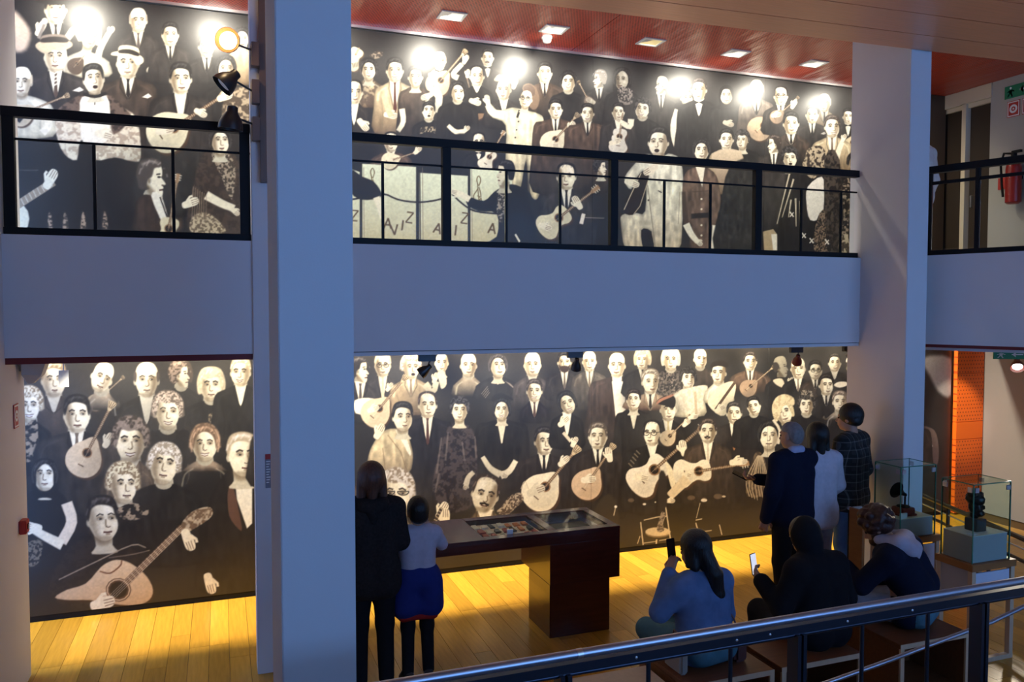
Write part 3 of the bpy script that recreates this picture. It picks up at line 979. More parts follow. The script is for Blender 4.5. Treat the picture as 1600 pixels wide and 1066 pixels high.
P(553, 144, 36, 'S', 22, 225, hair='r', t=.3, bopt=dict(tie=None, vlen=1.0))
hand(566, 194, 12, -50)
# man raising his hat hand
P(787, 140, 32, 'S', 28, 200, hair='n', t=-.2, f=.92, bopt=dict(tie=(.8, .76, .66)))
poly([(772, 126), (778, 118), (796, 117), (805, 124), (804, 131), (786, 128)], (.62, .60, .52))
hand(804, 132, 9, 70, .85)
P(851, 114, 31, 'G', 30, 180, hair='s', t=.3, up=.04, bopt=dict(tie=(.12, .1, .1)))
P(888, 128, 30, 'K', 28, 215, hair='u', t=-.05, up=.02, smile=1, bopt=dict(shirt=False))
P(936, 124, 28, 'S', 26, 190, hair='s', t=-.9, ht=GREY, bopt=dict(vlen=.8))
guitar(920, 158, 118, 8, 30, 'g', (.5, .44, .38), headst=True)
hand(924, 158, 8, 150, .9)
# cream-suited singer with outstretched arm
poly([(786, 172), (800, 168), (812, 170), (842, 178), (850, 190), (852, 230), (846, 290), (838, 312), (828, 300), (822, 250), (812, 300), (796, 318), (790, 250), (790, 196), (770, 184), (760, 170), (764, 160), (776, 172)], (.92, .90, .78), 1.0, col2=(.78, .72, .58), fold=.22)
arm([(788, 180), (770, 176), (762, 164)], (14, 9), (.92, .90, .78))
hand(762, 158, 9, 100)
for (a, b) in ((810, 190), (807, 203), (805, 215)):
    ell(a, b, 1.3, 1.3, (.15, .13, .12), .5)
line([(812, 172), (808, 184)], 3.5, (.14, .12, .11))
poly([(816, 138), (826, 130), (838, 138), (843, 156), (838, 170), (828, 168)], (.46, .38, .31), 1)
poly([(818, 136), (828, 132), (836, 140), (834, 150), (822, 146)], (.36, .29, .24), .8)
head(822, 155, 27, 'n', t=-.35, tilt=8, up=.05, glasses=1)
line([(823, 240), (826, 300)], 1.2, (.5, .46, .38), .8, .7)
# brown-suited guitarist and friend
P(868, 171, 29, 'G', 34, 300, hair='s', t=.2, bopt=dict(vlen=1.0))
guitar(864, 222, 48, 20, 50, 'g', (.90, .87, .76))
hand(892, 200, 10, 60), hand(862, 228, 10, 5, .95)
P(918, 177, 28, 'G', 32, 300, hair='s', smile=1, t=-.05, bopt=dict(vlen=.8))
P(972, 124, 32, 'K', 26, 200, hair='l', t=-.55, f=.8, lit=-1)
poly([(966, 138), (986, 138), (990, 158), (980, 164), (968, 160)], (.62, .58, .54), .8, tex=(INK, 2.2, .95))
P(1033, 134, 28, 'S', 28, 215, hair='b', t=-.85, bopt=dict(vlen=1.0, lean=-4))
P(1004, 170, 30, 'K', 26, 235, hair='k', t=-.2, smile=1, tilt=8, bopt=dict(shirt=False))
P(966, 175, 26, 'S', 26, 250, hair='s', t=.2, bopt=dict(tie=None, vlen=.9))
guitar(967, 220, 82, 19, 44, 'v', (.88, .86, .8), headst=False)
arm([(986, 186), (984, 198), (972, 192)], (10, 8), SKIN)
hand(960, 222, 10, 20), hand(970, 190, 7, 150)
poly([(1053, 168), (1062, 160), (1082, 166), (1092, 190), (1096, 260), (1062, 270), (1064, 200)], (.10, .095, .095), 1)
arm([(1061, 172), (1054, 196), (1056, 220), (1066, 246)], (14, 11), SKIN)
head(1073, 153, 27, 's', t=.55)
P(1092, 140, 33, 'K', 32, 245, hair='s', t=-.1, ht=(.16, .14, .13), bopt=dict(bow=1, vlen=.8, sq=1))
P(1135, 149, 27, 'K', 26, 225, hair='v', f=.88, bopt=dict(shirt=False))
hand(1137, 193, 9, -20, .8)
# row by the right glare
P(1182, 140, 29, 'G', 26, 215, hair='B', ht=LITE, t=.1, bopt=dict(vlen=.9, tone=((.42, .38, .34), (.2, .17, .15))))
guitar(1188, 200, 40, 20, 36, 'g', (.76, .66, .54))
P(1220, 150, 29, 'S', 26, 210, hair='r', glasses=1, t=.1, bopt=dict(vlen=.8))
guitar(1214, 182, 42, 11, 40, 'g', (.62, .53, .44))
hand(1240, 164, 8, 60), hand(1212, 180, 8, 10)
P(1288, 161, 27, 'E', 20, 200, hair='B', ht=LITE, t=-.2)
P(1269, 179, 27, 'S', 26, 250, hair='s', t=.05, bopt=dict(sq=1, vlen=.8))
P(1343, 157, 23, 'K', 20, 250, hair='w', t=-.2, bopt=dict(neckline=.4))
P(1236, 193, 33, 'N', 27, 255, hair='s', t=.15, bopt=dict(vlen=.55))
P(1325, 182, 23, 'S', 20, 250, hair='s', t=.2, bopt=dict(bow=1, vlen=.9, tie=None))
guitar(1330, 226, 70, 13, 36, 'g', (.82, .76, .62))
P(1160, 219, 27, 'K', 26, 330, hair='k', t=-.6, bopt=dict(neckline=.15))
P(1209, 226, 28, 'S', 26, 380, hair='s', t=-.9, ht=(.2, .17, .15), bopt=dict(vlen=.9))
P(1300, 198, 33, 'E', 30, 270, hair='s', t=.45, smile=1, ht=(.2, .17, .15), bopt=dict(tie=(.45, .38, .32), vlen=1.2))
arm([(1304, 262), (1309, 240), (1316, 222)], (10, 7), SKIN)
hand(1318, 217, 7, 60)
# singer in light overalls
P(1135, 218, 30, 'E', 26, 300, hair='s', t=.15, bopt=dict(tie=None, vlen=.5))
poly([(1112, 240), (1158, 236), (1152, 270), (1140, 320), (1126, 290)], (.80, .73, .62), 1.2, col2=(.4, .32, .25))
hand(1148, 268, 8, 130)
head(1029, 222, 43, 's', t=-.35, mouth=1)
poly([(1004, 244), (1018, 242), (1028, 252), (1044, 240), (1064, 252), (1068, 300), (1066, 352), (1060, 390), (1022, 390), (1018, 362), (1002, 360), (1006, 390), (978, 390), (970, 350), (972, 336), (990, 332), (1008, 330), (1008, 270), (996, 276), (986, 296), (976, 284), (980, 270)], (.88, .88, .80), 1.2, col2=(.80, .74, .62), fold=.22)
line([(1012, 290), (1018, 340), (1024, 386)], 1.2, (.45, .42, .36), .8, .8)
line([(1062, 300), (1060, 350)], 1.2, (.55, .52, .44), .8, .8)
poly([(1002, 360), (1016, 362), (1022, 390), (1006, 390)], (.10, .09, .09), 1)
poly([(1004, 268), (1014, 276), (1000, 322), (988, 336), (974, 330), (984, 306)], (.14, .11, .10), .8)
line([(1002, 270), (984, 308), (975, 328)], 1.3, (.85, .8, .68))
line([(1014, 278), (1000, 322), (990, 335)], 1.2, (.8, .75, .63))
hand(986, 286, 12, -20), hand(1018, 264, 13, 210)
ell(1013, 313, 1.3, 1.3, (.1, .1, .1), .4)
line([(1028, 298), (1034, 301)], 1.6, (.15, .14, .13))
# woman in a belted dress
poly([(1070, 272), (1084, 262), (1104, 262), (1120, 276), (1126, 310), (1126, 352), (1112, 354), (1112, 392), (1078, 392), (1080, 352), (1068, 350), (1066, 300)], (.42, .345, .29), 1, col2=(.34, .27, .22), fold=.35)
poly([(1086, 258), (1102, 258), (1097, 292)], SKIN, .8, sm=False)
poly([(1080, 334), (1110, 332), (1110, 340), (1080, 342)], (.12, .1, .09), .8, sm=False)
for k in (311, 327, 352, 368):
    ell(1096, k, 1.6, 1.6, (.9, .86, .74), .5)
line([(1082, 300), (1110, 298)], 1, (.25, .2, .17), .7, .8)
line([(1068, 300), (1072, 350)], (6, 9), (.2, .16, .14), 2, .7)
arm([(1072, 350), (1080, 366), (1090, 378)], (11, 8), SKIN), arm([(1118, 352), (1116, 376), (1112, 392)], (10, 8), SKIN)
hand(1090, 378, 8, -40), hand(1113, 386, 7, -80)
head(1096, 235, 31, 'u', t=.1, up=.03)
# dark gown, ornate dress, draped dress on the right
poly([(1140, 262), (1180, 256), (1186, 390), (1116, 392), (1126, 320)], (.17, .17, .16), 2, tex=((.10, .10, .095), 5, .5), fold=.5)
poly([(1232, 262), (1252, 252), (1268, 280), (1280, 340), (1290, 392), (1212, 392), (1220, 340)], (.10, .095, .095), 1.2, fold=.5)
for (a, b, c_, d_) in ((1236, 262, 1214, 350), (1240, 280, 1222, 340), (1236, 312, 1232, 340), (1243, 310, 1244, 354), (1250, 314, 1250, 362)):
    line([(a, b), (c_, d_)], (2.6, 1.2), (.82, .78, .68), .8)
poly([(1264, 232), (1282, 228), (1292, 244), (1286, 262), (1270, 280), (1254, 262), (1258, 244)], (.72, .66, .55), 1, tex=((.15, .12, .11), 3, .9))
poly([(1262, 292), (1284, 276), (1288, 300), (1284, 338), (1266, 344), (1260, 318)], (.93, .91, .86), 1)
poly([(1276, 344), (1290, 330), (1298, 392), (1272, 392)], (.56, .48, .4), 1, tex=(INK, 2.6, .95))
poly([(1288, 250), (1312, 250), (1316, 392), (1294, 392)], (.12, .105, .1), 1, tex=((.62, .56, .48), 3.2, .35))
poly([(1192, 362), (1208, 358), (1214, 366), (1214, 392), (1194, 392)], (.72, .64, .50), 1, sm=False)
poly([(1205, 366), (1214, 366), (1214, 391), (1208, 391)], (.95, .93, .86), .8, sm=False)
for (a, b) in ((1237, 335), (1256, 368), (1268, 376), (1292, 378)):
    line([(a - 3, b - 4), (a + 3, b + 4)], 2, (.95, .93, .88)), line([(a + 3, b - 3), (a - 3, b + 4)], 1.6, (.95, .93, .88))
poly([(1316, 288), (1330, 278), (1345, 290), (1350, 392), (1312, 392), (1318, 340)], (.62, .56, .48), 1, tex=((.10, .09, .085), 4.2, .95))
poly([(1316, 368), (1346, 362), (1350, 394), (1312, 394)], (.80, .74, .62), 1, tex=((.15, .12, .1), 3.4, .8))
head(1335, 254, 26, 'u', t=.2)
head(1234, 247, 30, 'k', t=.1, mouth=1, tilt=-4)
# right end beyond the column
P(1362, 230, 34, 'S', 30, 390, hair='s')
# band behind the rail on the left of the main bay: stage screens with letters
P(611, 222, 30, 'G', 30, 276, hair='r', t=0, glasses=0, bopt=dict(tie=(.2, .17, .15), vlen=.75))
poly([(700, 214), (760, 214), (760, 262), (700, 262)], (.10, .095, .09), 2)
P(748, 222, 28, 'K', 24, 280, hair='r', glasses=1, t=.1, bopt=dict(bow=1, vlen=.5))
guitar(762, 250, 60, 16, 44, 'v', (.92, .9, .82))
for (x0, x1, yt) in ((548, 562, 264), (566, 650, 256), (655, 731, 270), (735, 800, 262)):
    poly([(x0, yt), (x1, yt + 5), (x1, 386), (x0, 386)], (.88, .90, .80), .8, sm=False, col2=(.80, .76, .60))
for x0 in (564, 652, 656, 733):
    line([(x0, 262), (x0 + 1, 386)], 1.4, (.18, .15, .12))
    line([(x0 + 4, 262), (x0 + 5, 386)], .9, (.5, .44, .36), .5, .8)
guitar(610, 251, 18, 14, 38, 'g', (.92, .88, .76), hole=False)
hand(652, 236, 8, 40)
# letters on the screens
BRN = (.36, .28, .17)


def letter(ch, x, y, s, ang=0, col=BRN, w=3.0):
    S_ = {'A': [[(-.35, .5), (0, -.5)], [(0, -.5), (.35, .5)], [(-.2, .15), (.2, .15)]], 'V': [[(-.35, -.5), (0, .5)], [(0, .5), (.35, -.5)]], 'I': [[(0, -.5), (0, .5)]],
          'Z': [[(-.32, -.5), (.32, -.5)], [(.32, -.5), (-.32, .5)], [(-.32, .5), (.32, .5)]]}[ch]
    c, s_ = math.cos(R(ang)), math.sin(R(ang))
    for seg in S_:
        line([(x + (a * c - b * s_) * s, y + (a * s_ + b * c) * s) for a, b in seg], w, col, .6)


for ch, a, b, g in (('A', 606, 349, 5), ('V', 616, 359, -4), ('I', 629, 352, 8), ('Z', 640, 340, 8), ('Z', 554, 337, 5), ('A', 684, 357, 14), ('I', 712, 360, 6), ('Z', 726, 341, 8), ('A', 769, 357, 8)):
    letter(ch, a, b, 16, g, w=2.6 if ch != 'Z' else 2.2)
for (a, b) in ((746, 296), (580, 284)):
    line([(a - 2, b + 22), (a + 5, b + 14), (a + 4, b + 2), (a - 1, b - 14), (a + 2, b - 21), (a + 5, b - 14), (a, b), (a - 6, b + 10), (a - 4, b + 20), (a + 4, b + 22), (a + 6, b + 14), (a, b + 10)], 1.5, (.42, .35, .22), .6, 1, True)
    line([(a, b - 10), (a + 3, b + 26)], 1.3, (.42, .35, .22))
line([(548, 312), (566, 309), (598, 303), (622, 312), (650, 316), (676, 314), (700, 308)], 2.6, (.13, .1, .09), .6, 1, True)
line([(706, 303), (722, 318), (742, 330), (776, 334)], 2.6, (.13, .1, .09), .6, 1, True)
poly([(548, 266), (566, 276), (584, 284), (596, 302), (590, 310), (566, 312), (548, 300)], (.12, .105, .105), 1)
arm([(588, 308), (594, 326), (597, 342)], (11, 6), SKIN)
# man in black leaning to the left
poly([(772, 300), (786, 292), (800, 288), (818, 296), (830, 326), (838, 384), (752, 384), (776, 370), (776, 334), (748, 330), (730, 320), (732, 308), (756, 314)], (.10, .09, .09), 1)
poly([(780, 296), (792, 292), (790, 318), (784, 350), (776, 330)], (.62, .58, .52), .8, tex=(INK, 2, .9))
hand(716, 302, 10, 165)
arm([(734, 312), (724, 306), (716, 303)], (10, 8), SKIN)
head(788, 271, 38, 's', t=-.85, ht=(.09, .08, .08), f=.9)
line([(805, 366), (812, 378)], 3, (.9, .88, .8))
# seated guitarist, foreground
P(885, 276, 40, 'S', 40, 392, hair='r', t=-.1, bopt=dict(vlen=.95))
guitar(866, 346, 38, 27, 74, 'v', (.88, .85, .72))
hand(850, 354, 11, -20), hand(903, 318, 12, 120)
line([(912, 334), (908, 350)], 6, (.93, .9, .84))
head(939, 262, 26, 'u', t=.85, f=1.0)
line([(914, 340), (944, 341)], .9, (.6, .56, .5))
# glimpse of a white microphone head etc.
ell(958, 216, 2.5, 5, (.9, .88, .82))

# =============================== lower print
SH = LO = Sheet(-2.0, 9.35, 0.05, 2.70)
# ---- left bay
P(229, 594, 52, 'K', 46, 690, hair='B', ht=(.3, .27, .25), t=.05, bopt=dict(tie=None, vlen=.9))
P(283, 586, 40, 'K', 30, 660, hair='y', t=.85, ht=(.30, .26, .23), bopt=dict(shirt=False))
P(330, 602, 48, 'K', 46, 700, hair='y', ht=(.88, .83, .70), f=1.0, bopt=dict(shirt=False, tex=None))
poly([(326, 648), (362, 640), (370, 668), (338, 676)], (.62, .56, .46), 1, tex=((.2, .17, .15), 2.2, .9))
P(376, 582, 42, 'K', 40, 690, hair='g', ht=(.66, .61, .52), t=-.2, smile=1, bopt=dict(tie=None, vlen=.8))
P(84, 594, 52, 'N', 44, 720, hair='s', ht=(.50, .43, .34), t=.15, bopt=dict(tie=None, vlen=.5))
guitar(150, 628, 42, 14, 52, 'g', (.80, .72, .6))
P(159, 590, 46, 'W', 24, 640, hair='b', t=.35, tilt=22, beard=None, bopt=dict(shirt=False, tone=((.85, .78, .68), INK)))
P(45, 634, 50, 'K', 34, 740, hair='k', ht=(.55, .48, .38), t=.1, smile=1, bopt=dict(shirt=False))
poly([(36, 672), (56, 656), (60, 690), (50, 720), (34, 716)], (.6, .54, .46), 1, tex=(INK, 3, .95))
P(120, 648, 55, 'S', 64, 800, hair='s', t=.1, bopt=dict(tie=(.42, .37, .32), vlen=.85))
P(262, 644, 54, 'K', 40, 760, hair='k', ht=(.42, .38, .34), t=.1, smile=1, bopt=dict(tie=None, shirt=False))
poly([(238, 672), (262, 694), (286, 670), (300, 690), (262, 720), (226, 700)], (.09, .085, .085), 1)
guitar(132, 716, 63, 30, 84, 'g', (.84, .76, .64))
hand(168, 690, 13, 60)
P(204, 690, 64, 'N', 40, 790, hair='k', ht=(.24, .21, .19), t=-.05, smile=1, bopt=dict(tie=None, vlen=.35, tone=((.5, .42, .34), INK)))
P(320, 694, 52, 'E', 40, 736, hair='u', ht=(.42, .34, .27), smile=1, bopt=dict(shirt=False, tone=((.78, .70, .60), (.15, .12, .11))))
# tuxedo man at the right of the bay
poly([(352, 740), (372, 734), (392, 750), (396, 930), (316, 926), (304, 900), (318, 840), (328, 780)], (.12, .11, .105), 1.5, fold=.3)
poly([(366, 736), (394, 750), (394, 818), (386, 826), (370, 780)], (.94, .92, .85), 1, sm=False)
poly([(356, 770), (364, 760), (378, 824), (372, 826), (358, 806)], (.36, .26, .22), 1.2)
poly([(368, 742), (380, 748), (394, 742), (394, 758), (380, 752), (370, 758)], (.06, .06, .06), .8, sm=False)
head(378, 712, 64, 'g', ht=(.70, .64, .54), t=.55)
hand(327, 910, 17, -75)
P(256, 727, 58, 'K', 58, 880, hair='k', ht=(.60, .56, .50), glasses=0, t=.1, up=.05, tilt=8, bopt=dict(shirt=False))
P(192, 757, 58, 'K', 44, 860, hair='k', ht=(.52, .45, .36), t=.6, bopt=dict(shirt=False))
poly([(180, 800), (206, 786), (232, 796), (226, 808), (200, 814)], (.62, .56, .48), .8, tex=(INK, 3, .95))
# woman with long hair looking up
poly([(40, 774), (60, 764), (84, 764), (104, 780), (110, 812), (92, 852), (40, 880), (38, 800)], (.10, .095, .095), 1.5)
arm([(104, 786), (112, 816), (96, 848)], (18, 17), (.90, .85, .76))
arm([(98, 852), (70, 838), (42, 822)], (17, 11), SKIN)
hand(52, 824, 16, 170)
head(70, 744, 46, 'l', t=-.05, up=.07, ht=(.10, .09, .085))
poly([(42, 850), (66, 846), (60, 880), (40, 884)], (.14, .13, .12), 1, tex=((.7, .65, .55), 2.2, .55))
# guitarist in the foreground
poly([(92, 880), (112, 852), (136, 842), (166, 850), (196, 852), (216, 868), (220, 900), (150, 950), (86, 940), (78, 912)], (.12, .11, .105), 2, tex=((.2, .17, .15), 6, .5))
head(160, 812, 66, 's', t=.6, ht=(.13, .12, .115), tilt=-4, f=.93)
gb = [(86, 934), (104, 922), (134, 912), (158, 886), (176, 876), (192, 876), (210, 884), (230, 902), (239, 922), (233, 938), (212, 946), (176, 944), (140, 938), (108, 938)]
poly([(a + 2, b + 4) for a, b in gb], (.2, .14, .1), 1.5)
poly(gb, (.86, .77, .64), 1, col2=(.76, .64, .50))
for rr, cc in ((20, (.30, .22, .17)), (18.5, (.82, .72, .6)), (16.5, (.3, .22, .17)), (13.5, (.11, .09, .08))):
    ell(185, 922, rr, rr * .93, cc, .7)
line([(196, 912), (285, 824)], 10.5, (.42, .33, .26), .7)
for k in range(15):
    t_ = k / 15
    cx_, cy_ = 197 + 88 * t_, 911 - 87 * t_
    line([(cx_ - 3.6, cy_ - 3.6), (cx_ + 3.6, cy_ + 3.6)], 1.0, (.85, .78, .66), .5)
for e in (-3, -1, 1, 3):
    line([(170 + e, 938 + e), (286 + e * .9, 824 + e * .9)], .7, (.88, .84, .76), .4, .8)
poly([(283, 820), (300, 800), (324, 792), (333, 800), (326, 812), (304, 826), (292, 832)], (.42, .34, .27), 1, tex=((.88, .84, .74), 3.4, .6))
hand(293, 842, 18, -70)
hand(158, 944, 20, 15)
line([(92, 906), (150, 878), (206, 852), (228, 856)], 1.8, (.62, .57, .5), .7, 1, True)
line([(170, 872), (210, 866), (234, 860)], 1.3, (.5, .45, .4), .7, 1, True)
line([(156, 893), (172, 896), (188, 884), (190, 876)], 2.2, (.45, .3, .22), .7, 1, True)
# bridging figures behind the column
P(440, 640, 50, 'S', 46, 760, hair='s', t=.1)
P(500, 610, 44, 'S', 40, 740, hair='B', ht=GREY)
P(470, 740, 52, 'K', 50, 900, hair='w', bopt=dict(neckline=.5))
P(530, 730, 46, 'G', 40, 880, hair='s', t=.3)

# ---- main bay, back row
P(598, 571, 34, 'S', 26, 640, hair='g', ht=LITE, glasses=1, bopt=dict(tie=(.85, .80, .68), vlen=1.1))
P(642, 574, 36, 'E', 30, 646, hair='k', ht=(.62, .58, .52), t=.55, mouth=1, bopt=dict(tie=(.55, .48, .4), vlen=.8, tex=((.62, .54, .44), 4, .45)))
arm([(664, 600), (676, 612), (682, 596)], (12, 9), CREAM)
hand(680, 592, 9, 70)
head(690, 567, 29, 'n', f=1.05)
poly([(684, 582), (694, 580), (698, 600), (690, 608), (686, 596)], (.88, .85, .76), 1)
P(732, 571, 35, 'E', 22, 620, hair='b', t=.1, f=1.02, bopt=dict(tie=None, shirt=False, tone=((.78, .72, .62), INK)))
P(778, 572, 34, 'K', 32, 625, hair='w', t=.5, up=.05, ht=(.17, .16, .16), bopt=dict(neckline=.35))
for k in range(4):
    line([(762 + k, 604 + k * 3), (752 + k * 2, 616 + k * 2)], 1, (.6, .56, .52), .6, .8)
    line([(790 + k * 2, 596 + k), (802 + k * 1.5, 606 + k)], 1, (.6, .56, .52), .6, .8)
P(832, 570, 36, 'G', 28, 640, hair='b', f=1.05, bopt=dict(tie=None, vlen=.6, tone=((.34, .31, .3), INK)))
P(882, 566, 29, 'S', 27, 625, hair='s', must=1, beard=(.25, .2, .17), bopt=dict(tie=(.42, .38, .34), vlen=1.0))
P(921, 565, 30, 'G', 26, 640, hair='b', f=1.05, bopt=dict(tie=(.5, .45, .38), vlen=.9, tone=((.40, .37, .33), INK)))
P(964, 571, 36, 'N', 42, 690, hair='b', t=-.15, f=1.05, bopt=dict(tie=None, vlen=1.9, tone=((.27, .22, .2), (.12, .1, .1))))
poly([(956, 596), (974, 596), (978, 640), (962, 654)], (.95, .93, .86), 1, sm=False)
P(1004, 562, 30, 'K', 28, 620, hair='y', ht=(.80, .75, .64), t=-.3, f=1.03)
P(1048, 562, 33, 'K', 32, 630, hair='y', ht=(.92, .89, .80), f=1.05, bopt=dict(shirt=False, tex=((.55, .5, .45), 2.6, .8)))
P(1094, 561, 29, 'N', 26, 620, hair='b', t=.6, f=1.03, bopt=dict(shirt=False))
P(1172, 565, 28, 'G', 30, 612, hair='s', ht=(.2, .18, .17), t=.25, f=1.03, bopt=dict(vlen=.9, tone=((.40, .32, .26), (.2, .16, .14))))
guitar(1170, 606, 40, 14, 46, 'g', (.66, .56, .46))
head(1221, 574, 32, 'B', t=.85, f=.62, ht=(.2, .18, .17))
body(1221, 574, 32, 'K', 24, 640, shirt=False, neckline=None)
poly([(1208, 594), (1222, 592), (1226, 606), (1214, 602)], (.8, .75, .66), 1)
hand(1235, 598, 8, 60)
P(1247, 576, 31, 'K', 24, 640, hair='b', t=.1, bopt=dict(tie=(.5, .45, .4), vlen=.7))
P(1274, 579, 28, 'N', 22, 630, hair='s', glasses=1, t=.2, f=.85, bopt=dict(vlen=.6))
P(1304, 567, 27, 'K', 24, 620, hair='s', t=.2, ht=(.16, .15, .14), bopt=dict(tie=None, vlen=.5))
P(1333, 574, 28, 'K', 20, 620, hair='n', t=.3, f=.95)
poly([(1322, 566), (1326, 556), (1340, 552), (1350, 562), (1346, 570), (1332, 566)], (.93, .9, .84))
P(563, 579, 39, 'S', 26, 660, hair='s', ht=(.18, .17, .17), t=.85, bopt=dict(tie=(.3, .27, .26), vlen=.9))
poly([(554, 626), (576, 622), (592, 628), (582, 646), (556, 646)], (.94, .92, .86), 1)
guitar(588, 644, 50, 24, 62, 'g', (.86, .80, .68))
hand(582, 640, 10, 20), hand(608, 606, 8, 50)
P(835, 611, 33, 'S', 20, 660, hair='s', ht=(.2, .18, .17), t=0, smile=1, bopt=dict(tie=(.33, .25, .22), vlen=.8, tone=((.14, .12, .13), INK)))
P(784, 640, 32, 'K', 40, 780, hair='w', t=-.15, ht=(.08, .08, .085), smile=1, bopt=dict(neckline=1.15))
poly([(769, 620), (782, 614), (800, 622), (800, 626), (784, 620), (770, 628)], (.09, .09, .1))
P(1016, 597, 37, 'E', 36, 640, hair='s', ht=(.48, .44, .39), t=.5, f=.95, bopt=dict(tie=(.14, .12, .12), vlen=.7, tone=((.82, .72, .6), (.3, .2, .16))))
P(1075, 592, 30, 'W', 24, 650, hair='k', t=.6, up=.05, smile=1, bopt=dict(shirt=False))
poly([(1062, 612), (1078, 606), (1098, 602), (1106, 606), (1098, 630), (1090, 650), (1066, 642), (1060, 626)], (.92, .89, .80), 1, tex=((.7, .64, .54), 4, .4))
line([(1086, 612), (1088, 648)], 4, (.75, .68, .56))
P(1123, 583, 32, 'W', 20, 630, hair='n', t=-.35, bopt=dict(shirt=False))
poly([(1110, 575), (1114, 566), (1128, 563), (1138, 568), (1136, 574), (1122, 572)], (.16, .14, .13))
poly([(1106, 632), (1112, 616), (1126, 602), (1144, 596), (1150, 606), (1140, 640), (1126, 650)], (.90, .86, .74), 1)
line([(1118, 640), (1148, 598)], 4, (.3, .23, .18))
hand(1124, 640, 9, 30)
P(990, 625, 30, 'K', 28, 735, hair='s', t=-.1, up=.04, ht=(.13, .11, .1), bopt=dict(neckline=1.0))
P(1044, 640, 35, 'K', 26, 720, hair='n', t=.2, f=.95, bopt=dict(tie=(.80, .74, .56), vlen=1.0))
poly([(1026, 630), (1032, 622), (1050, 618), (1056, 626), (1052, 638), (1038, 634)], (.10, .09, .09))
poly([(1026, 632), (1030, 624), (1052, 616), (1050, 620), (1036, 626)], (.62, .44, .36))
guitar(1044, 684, 45, 13, 44, 'g', (.88, .80, .66))
hand(1072, 662, 8, 40), hand(1082, 652, 8, 10)
P(1147, 646, 32, 'S', 36, 790, hair='s', ht=(.16, .15, .14), t=.1, bopt=dict(tie=(.66, .46, .30), vlen=1.35, tone=((.16, .14, .13), INK)))
P(1178, 635, 28, 'K', 30, 700, hair='s', t=-.2, tilt=-12, bopt=dict(shirt=False))
P(1291, 602, 31, 'K', 28, 680, hair='s', t=.5, bopt=dict(vlen=.6))
P(1260, 633, 31, 'K', 26, 700, hair='k', ht=(.14, .13, .12), t=0, bopt=dict(shirt=False))
poly([(1250, 616), (1254, 610), (1268, 611), (1270, 620), (1260, 618)], (.6, .56, .5), 1, tex=(INK, 2, .9))
P(1312, 628, 31, 'E', 22, 656, hair='s', ht=(.42, .38, .34), t=.2, bopt=dict(shirt=False, tone=((.86, .80, .70), INK)))
poly([(1303, 602), (1310, 597), (1322, 597), (1324, 602), (1312, 606)], (.93, .90, .82))
head(1224, 644, 36, 'y', ht=(.84, .78, .62), tilt=-14, t=.1)
poly([(1206, 640), (1212, 622), (1226, 616), (1240, 622), (1240, 634), (1226, 630), (1214, 660)], (.88, .82, .67), 1.2, tex=((.6, .52, .4), 3, .5))
# tan-suited man, dark suit, woman in a sheen jacket
P(668, 633, 39, 'S', 40, 800, hair='r', ht=(.2, .17, .16), t=.2, bopt=dict(tie=(.30, .20, .18), vlen=1.15, tone=((.125, .12, .135), INK)))
poly([(700, 668), (716, 660), (734, 666), (744, 690), (746, 730), (738, 790), (700, 800), (676, 770), (684, 712)], (.13, .12, .135), 2, tex=((.36, .32, .32), 5, .55))
for (a, b, c_, d_) in ((690, 684, 682, 740), (700, 676, 696, 720), (722, 690, 726, 720), (742, 682, 744, 716), (686, 740, 680, 770)):
    line([(a, b), (c_, d_)], (2.2, 3), (.5, .46, .44), 1.4, .6)
head(718, 641, 35, 'k', ht=(.10, .095, .10), t=.05)
poly([(583, 694), (594, 678), (610, 670), (632, 674), (642, 694), (645, 716), (638, 740), (600, 748), (574, 740), (576, 712)], (.86, .80, .66), 1.2, col2=(.72, .64, .50), fold=.25)
poly([(618, 672), (630, 676), (642, 704), (640, 712), (628, 690)], (.95, .93, .86), 1)
line([(606, 680), (626, 706), (636, 736)], 1.2, (.5, .42, .32), .8, .8)
line([(598, 700), (602, 736)], 1.2, (.5, .42, .32), .8, .8)
hand(592, 676, 13, 60)
head(629, 652, 43, 's', t=.45)
# guitarists' front row
P(850, 690, 41, 'S', 44, 800, hair='s', ht=(.11, .10, .1), t=.5, f=.95, bopt=dict(vlen=.75, tone=((.17, .155, .15), INK)))
P(934, 682, 39, 'S', 40, 810, hair='s', ht=(.3, .27, .24), t=-.1, f=.92, bopt=dict(vlen=.8, tone=((.17, .15, .14), INK)))
P(886, 630, 33, 'K', 24, 700, hair='w', t=.25, tilt=-18, smile=1, f=.9, ht=(.07, .07, .07), bopt=dict(tie=None, vlen=1.2))
hand(880, 660, 11, 40)
line([(880, 676), (892, 690)], 5, (.85, .8, .7))
guitar(846, 768, 50, 31, 76, 'g', (.93, .90, .80))
hand(880, 722, 11, 40), hand(836, 768, 15, 20, .9), hand(897, 692, 9, 60)
guitar(918, 756, 56, 25, 62, 'g', (.84, .74, .62))
hand(952, 712, 12, 100), hand(918, 750, 12, 5)
poly([(932, 790), (950, 772), (962, 786), (966, 820), (930, 820)], (.2, .18, .15), 3)
P(1019, 677, 38, 'K', 44, 800, hair='r', ht=(.10, .09, .09), t=-.55, glasses=1, bopt=dict(tie=None, vlen=.7))
for k in range(5):
    line([(994 - k * 3, 704 + k * 5), (1000 - k * 3, 710 + k * 5)], 1.8, (.55, .5, .42), .8, .8)
guitar(1014, 742, 42, 34, 104, 'v', (.93, .90, .82))
hand(1000, 746, 12, -10), hand(1068, 702, 13, 100)
poly([(1040, 722), (1050, 732), (1056, 752), (1050, 764), (1044, 744)], (.92, .88, .76), 1)
